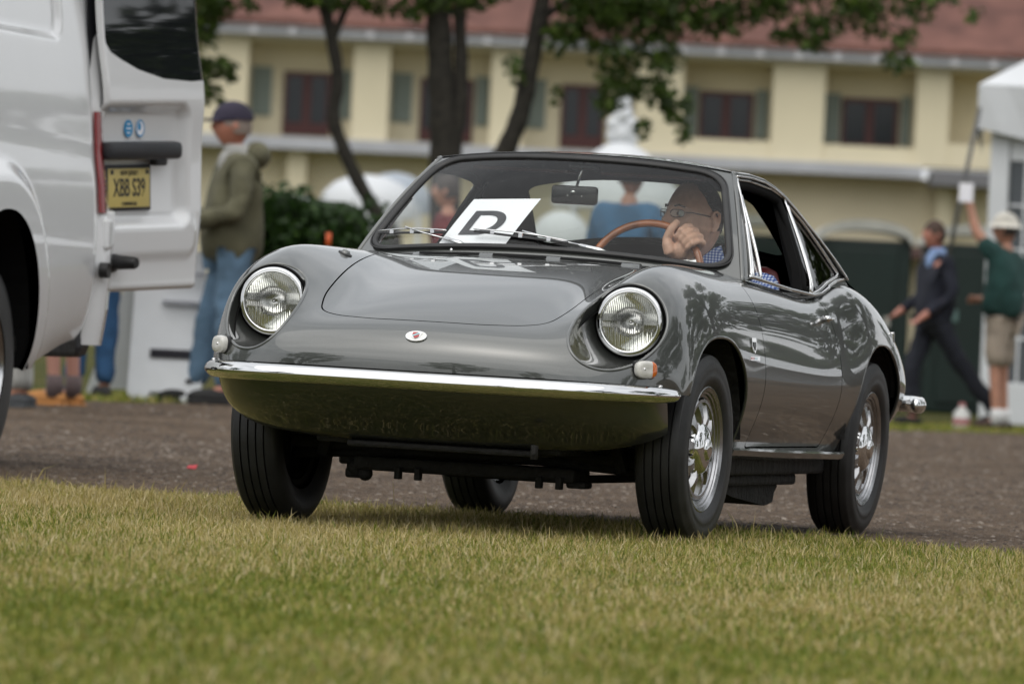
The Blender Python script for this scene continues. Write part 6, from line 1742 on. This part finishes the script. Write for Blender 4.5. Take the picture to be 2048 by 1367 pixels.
cu = text_mesh('printed_letter', 'D', 1.0, M['ink'], None, 0.0, font_off=.022)
co = np.array([v.co[:] for v in cu.data.vertices]); mn, mxx = co.min(0), co.max(0)
bm = bmesh.new(); bm.from_mesh(cu.data)
bmesh.ops.triangulate(bm, faces=bm.faces); bmesh.ops.subdivide_edges(bm, edges=bm.edges, cuts=3, use_grid_fill=True)
for v in bm.verts:
    tu_, tv_ = (v.co.x - mn[0]) / (mxx[0] - mn[0]), (v.co.y - mn[1]) / (mxx[1] - mn[1])
    # stem foot bottom-left, cap height in sheet coordinates
    uu = .195 + tu_ * .555; vv_ = .795 - tv_ * .53
    v.co = sheet_uv(uu, vv_, .0015)
bm.to_mesh(cu.data); bm.free(); cu.parent = paper

drv = empty('person', label='driver with glasses and blue checked shirt gripping the wooden steering wheel', cat='person'); drv.matrix_world = CAR_M
# car-frame joints; the figure faces -y
HC_ = Vector((.268, 1.33, .958)); YAW = R(-34)
hm = Matrix.Translation(HC_) @ Matrix.Rotation(YAW, 4, 'Z') @ Matrix.Rotation(R(-4), 4, 'X')
HV = []; HF = []; n1, n2 = 64, 96
for i in range(n1 + 1):
    th = math.pi * i / n1
    for k in range(n2):
        ph = 2 * math.pi * k / n2; x, y, z = math.sin(th) * math.cos(ph), math.sin(th) * math.sin(ph), math.cos(th)
        rx, ry, rz_ = .074, .097, .124
        if z < 0: rx *= 1 - .22 * min(1, (-z) / .9) ** 1.3
        sq = 1.05 if z < -.2 and y < .2 else 1
        X_, Y_, Z_ = x * rx * sq, y * ry, z * rz_
        g = lambda cx, cz, sx_, sz_: math.exp(-((X_ - cx) / sx_) ** 2 - ((Z_ - cz) / sz_) ** 2)
        if y < .15:
            w = min(1, (.15 - y) / .3)
            Y_ -= w * (.012 * g(0, .012, .009, .022) + .027 * g(0, -.018, .0125, .014) + .012 * g(0, -.004, .010, .02))
            Y_ -= w * .006 * (g(.014, -.024, .007, .006) + g(-.014, -.024, .007, .006))
            Y_ -= w * .0065 * (g(.028, .030, .022, .007) + g(-.028, .030, .022, .007))
            Y_ += w * .011 * (g(.031, .010, .015, .012) + g(-.031, .010, .015, .012))
            Y_ -= w * .006 * (g(.030, .008, .011, .008) + g(-.030, .008, .011, .008))
            Y_ -= w * .006 * (g(.04, -.022, .018, .018) + g(-.04, -.022, .018, .018))
            Y_ -= w * (.008 * g(0, -.050, .020, .0045) + .0085 * g(0, -.061, .018, .005) - .003 * g(0, -.0555, .024, .002))
            Y_ -= w * .012 * g(0, -.098, .024, .018)
        HV.append((X_, Y_, Z_))
for i in range(n1):
    for k in range(n2): HF.append((i * n2 + k, (i + 1) * n2 + k, (i + 1) * n2 + (k + 1) % n2, i * n2 + (k + 1) % n2))
hb_ = MB().add([hm @ Vector(v) for v in HV], HF)
for s in (-1, 1):
    er = Matrix.Translation((s * .076, .012, -.004)) @ Matrix.Rotation(s * R(22), 4, 'Z') @ Matrix.Rotation(R(12), 4, 'X')
    pts = [hm @ er @ Vector(v) for v in ((0, -.010, -.026), (s * .004, -.004, -.030), (s * .008, .010, -.018), (s * .012, .019, .004), (s * .012, .018, .022), (s * .008, .006, .032), (s * .003, -.008, .026), (0, -.012, .010))]
    hb_.tube(pts, [.006, .0065, .006, .0055, .0055, .0055, .005, .004], 8)
    hb_.sphere(hm @ er @ Vector((s * .002, .004, .0)), (.005, .014, .024), 6)
me_h = bpy.data.meshes.new('h'); me_h.from_pydata(hb_.V, [], hb_.F)
# torso, neck and arms
SL, SR = Vector((.475, 1.40, .745)), Vector((.09, 1.42, .76))
hand_a = R(41)
def rimp(a, rad=.176, ax=0): return SM @ Vector((rad * math.cos(a), ax, rad * math.sin(a)))
wr = rimp(R(30), .165, .055) + Vector((-.052, -.004, .002)); el = Vector((.36, 1.12, .60))
V = [Vector((.28, 1.45, .40)), Vector((.28, 1.44, .58)), Vector((.28, 1.42, .70)), Vector((.275, 1.40, .80)), Vector((.272, 1.375, .86)), SL, Vector((.50, 1.25, .60)), el, wr, SR, Vector((.02, 1.25, .60)), Vector((.08, 1.08, .66)), rimp(R(200), .18, .03)]
E_ = [(0, 1), (1, 2), (2, 3), (3, 4), (2, 5), (5, 6), (6, 7), (7, 8), (2, 9), (9, 10), (10, 11), (11, 12)]
Rr = [(.15, .11), (.15, .11), (.14, .10), .056, .056, .055, .045, .038, .026, .055, .045, .035, .03]
# palm and fingers of the hand on the rim
tdir = Vector((0, 0, 0))
body = skinmesh(V, E_, Rr, 2)
parts = [body, me_h]
def frame_at(a):
    c = rimp(a); rad = (c - SC).normalized(); fw = (SM.to_3x3() @ Vector((0, -1, 0))); return c, rad, fw
pc = [rimp(a, .178, .030) for a in (R(30), R(38), R(47), R(55))]
# palm: flattened chain lying behind/over the rim
pm = MB()
for k, a in enumerate((R(56), R(49.4), R(42.8), R(36.6))):
    c, rad, fw = frame_at(a); L = (1.0, 1.05, 1.0, .86)[k]
    pts = [c - fw * .030 - rad * .018, c - fw * .026 * L + rad * .012, c - fw * .004 + rad * .031 * L, c + fw * .019 + rad * .021 * L, c + fw * .027 + rad * .001, c + fw * .021 - rad * .019, c + fw * .008 - rad * .024]
    rr_ = [.0125, .0122, .0118, .0108, .0100, .0094, .0085]
    q = []; rq = []
    for i in range(len(pts) - 1):
        for t in (0, .34, .67): q.append(Vector(pts[i]).lerp(pts[i + 1], t)); rq.append(rr_[i] * (1 - t) + rr_[i + 1] * t * 1.0)
    q.append(pts[-1]); rq.append(rr_[-1] * .8)
    rq = [r * (.93 if k < 3 else .84) for r in rq]
    pm.tube(q, rq, 10); pm.sphere(pts[-1], rq[-1] * 1.0, 6); pm.sphere(pts[2], .0132, 6); pm.sphere(pts[4], .0112, 6)
c, rad, fw = frame_at(R(44))
pm.tube([wr, wr.lerp(c, .35) - fw * .01, c - fw * .032 - rad * .030], [.025, .030, .031], 14); pm.sphere(c - fw * .030 - rad * .018, (.035, .024, .034), 10)
pm.sphere(c - fw * .006 - rad * .040, (.026, .022, .030), 8)
cT, radT, fwT = frame_at(R(66)); 
th_ = [wr + Vector((-.008, -.008, .014)), c - rad * .052 + fw * .008 + Vector((-.022, 0, .0)), cT - radT * .040 + fwT * .010, cT - radT * .010 + fwT * .022, cT + radT * .016 + fwT * .014]
q = []; rq = []
for i in range(4):
    for t in (0, .5): q.append(th_[i].lerp(th_[i + 1], t)); rq.append([.022, .019, .0145, .013, .0115][i])
q.append(th_[-1]); rq.append(.0100); pm.tube(q, rq, 10); pm.sphere(th_[-1], .0115, 8)
# the other hand, low on the rim
c2, rad2, fw2 = frame_at(R(200))
for k in range(4):
    cc, rd, f2 = frame_at(R(192 + 8 * k)); pm.tube([cc - f2 * .028 - rd * .01, cc - f2 * .02 + rd * .022, cc + f2 * .004 + rd * .029, cc + f2 * .024 + rd * .012, cc + f2 * .022 - rd * .012], [.012, .0118, .011, .010, .0085], 8)
pm.sphere(c2 - fw2 * .035, (.04, .028, .04), 8); pm.tube([c2 - fw2 * .03, c2 - rad2 * .02 + fw2 * .02 + Vector((0, 0, .03))], [.016, .011], 8)
me_p = bpy.data.meshes.new('p'); me_p.from_pydata(pm.V, [], pm.F); parts.append(me_p)
bm = bmesh.new()
for q in parts: bm.from_mesh(q)
jm = bpy.data.meshes.new('body'); bmesh.ops.recalc_face_normals(bm, faces=bm.faces); bm.to_mesh(jm); bm.free()
M['dskin'] = mat('driver_skin', (.60, .35, .25), .48, noise=.10, nscale=45, bump=.08, bscale=220)
bo = addmesh('body', jm, M['dskin'], drv)
rm = bo.modifiers.new('r', 'REMESH'); rm.mode = 'VOXEL'; rm.voxel_size = .0036; rm.use_smooth_shade = True
sm_ = bo.modifiers.new('s', 'SMOOTH'); sm_.factor = .5; sm_.iterations = 3
dg = bpy.context.evaluated_depsgraph_get(); nm = bpy.data.meshes.new_from_object(bo.evaluated_get(dg)); bo.modifiers.clear(); nm.materials.clear(); nm.materials.append(M['dskin']); bo.data = nm
# eyes
for s in (-1, 1):
    ey = MB().sphere(hm @ Vector((s * .031, -.0815, .009)), .0105, 10).build('eye', mat('eye_white%d' % (s + 1), (.6, .58, .55), .2), drv, smooth=True)
    MB().sphere(hm @ Vector((s * .031 - .003, -.0905, .009)), (.0052, .0028, .0052), 8).build('iris', mat('iris%d' % (s + 1), (.03, .02, .015), .1), ey, smooth=True)
    MB().tube([hm @ Vector((s * .014, -.096, .030)), hm @ Vector((s * .030, -.093, .034)), hm @ Vector((s * .046, -.080, .029))], [.003, .0035, .002], 6).build('eyebrow', mat('brow%d' % (s + 1), (.05, .03, .02), .8), drv, smooth=True)
# hair: short, thinning at the temples
HV2 = []; HF2 = []
for i in range(16):
    for k in range(48):
        ph = 2 * math.pi * k / 48; y = math.sin(ph)
        lim = math.pi * (.575 - .40 * max(0.0, min(1, (.30 - y) / 1.0)) ** .75 + .012 * math.sin(k * 2.3) + .008 * math.sin(k * 5.9))
        t2 = .02 + (lim - .02) * i / 15; jt = 1 + .008 * math.sin(k * 3.1 + i * 1.7)
        HV2.append(hm @ Vector((math.sin(t2) * math.cos(ph) * .0762 * jt, math.sin(t2) * y * .099 * jt + .002, math.cos(t2) * .1262 * jt)))
for i in range(15):
    for k in range(48): HF2.append((i * 48 + k, (i + 1) * 48 + k, (i + 1) * 48 + (k + 1) % 48, i * 48 + (k + 1) % 48))
MB().add(HV2, HF2).build('hair', mat('driver_hair', (.035, .022, .016), .7, noise=.5, nscale=120, bump=.5, bscale=160), drv, smooth=True)
# spectacles
gm = mat('spectacle_frame', (.10, .09, .08), .25, .8)
fr_ = None
sp_ = MB()
for s in (-1, 1):
    ov = [hm @ Vector((s * .0315 + .0235 * math.copysign(abs(math.cos(a)) ** .6, math.cos(a)), -.1045 + 5.0 * (s * .0315 + .0235 * math.cos(a)) ** 2, .008 + .0115 * math.copysign(abs(math.sin(a)) ** .7, math.sin(a)))) for a in np.linspace(0, 2 * math.pi, 25)[:-1]]
    sp_.tube(ov, .0012, 6, closed=True); sp_.tube([hm @ Vector((s * .055, -.089, .012)), hm @ Vector((s * .070, -.068, .014)), hm @ Vector((s * .0785, .0, .010))], .0018, 6)
sp_.tube([hm @ Vector((-.008, -.1045, .012)), hm @ Vector((0, -.109, .014)), hm @ Vector((.008, -.1045, .012))], .0014, 6)
gl_ = sp_.build('glasses', gm, drv, smooth=True)
for s in (-1, 1):
    pts = [hm @ Vector((s * .0315, -.1000, .008))] + [hm @ Vector((s * .0315 + .0228 * math.cos(a), -.1040 + 5.0 * (s * .0315 + .0228 * math.cos(a)) ** 2, .008 + .011 * math.sin(a))) for a in np.linspace(0, 2 * math.pi, 21)[:-1]]
    MB().add(pts, [(0, i + 1, (i + 1) % 20 + 1) for i in range(20)]).build('lens', glass_mat('spectacle_lens%d' % (s + 1), (.9, .93, .92), ior=1.6), gl_, smooth=True)
# checked shirt
def gingham():
    m, t, p = nodes_of('blue_gingham'); tc = t.nodes.new('ShaderNodeTexCoord')
    acc = []
    sep = t.nodes.new('ShaderNodeSeparateXYZ'); t.links.new(tc.outputs['Object'], sep.inputs[0])
    for ax_ in ('X', 'Z'):
        mu = t.nodes.new('ShaderNodeMath'); mu.operation = 'MULTIPLY'; mu.inputs[1].default_value = 760; t.links.new(sep.outputs[ax_], mu.inputs[0])
        si = t.nodes.new('ShaderNodeMath'); si.operation = 'SINE'; t.links.new(mu.outputs[0], si.inputs[0])
        gt = t.nodes.new('ShaderNodeMath'); gt.operation = 'GREATER_THAN'; gt.inputs[1].default_value = 0; t.links.new(si.outputs[0], gt.inputs[0]); acc.append(gt)
    ad = t.nodes.new('ShaderNodeMath'); ad.operation = 'ADD'; t.links.new(acc[0].outputs[0], ad.inputs[0]); t.links.new(acc[1].outputs[0], ad.inputs[1])
    hf = t.nodes.new('ShaderNodeMath'); hf.operation = 'MULTIPLY'; hf.inputs[1].default_value = .5; t.links.new(ad.outputs[0], hf.inputs[0])
    r = t.nodes.new('ShaderNodeValToRGB'); e = r.color_ramp.elements; e[0].color = (.62, .66, .75, 1); e[1].color = (.02, .05, .24, 1); k = e.new(.5); k.color = (.16, .24, .50, 1)
    t.links.new(hf.outputs[0], r.inputs['Fac']); t.links.new(r.outputs['Color'], p.inputs['Base Color']); p.inputs['Roughness'].default_value = .9; return m
M['gingham'] = gingham()
V = [Vector((.28, 1.45, .40)), Vector((.28, 1.44, .58)), Vector((.28, 1.42, .71)), Vector((.275, 1.40, .80)), SL, Vector((.50, 1.25, .60)), el, wr.lerp(el, .22), SR, Vector((.02, 1.25, .60)), Vector((.08, 1.08, .66))]
Rr = [(.17, .13), (.17, .13), (.165, .12), .070, .075, .062, .052, .042, .075, .06, .05]
addmesh('shirt', skinmesh(V, [(0, 1), (1, 2), (2, 3), (2, 4), (4, 5), (5, 6), (6, 7), (2, 8), (8, 9), (9, 10)], Rr, 2), M['gingham'], drv)
cd = (wr - el).normalized()
cf = MB().tube([wr - cd * .075, wr - cd * .012], [.0385, .0400], 22, caps=False); cf.tube([wr - cd * .075, wr - cd * .012], [.0355, .0370], 22, caps=False)
cf = cf.build('cuff', mat('pale_cuff', (.50, .56, .62), .85), drv, smooth=True, fix=False)
MB().sphere(wr - cd * .04 + Vector((-.010, -.037, 0)), (.0045, .0025, .0045), 6).build('button', mat('button', (.25, .2, .18), .4), cf, smooth=True)
for s in (-1, 1):
    b0 = Vector((.272 + s * .052, 1.39, .868)); 
    MB().add([(.272 + s * .010, 1.318, .828), (.272 + s * .060, 1.325, .800), (.272 + s * .090, 1.38, .835), (.272 + s * .064, 1.42, .885), (.272 + s * .058, 1.36, .876)], [(0, 1, 2, 4), (2, 3, 4)]).build('collar', M['gingham'], drv)
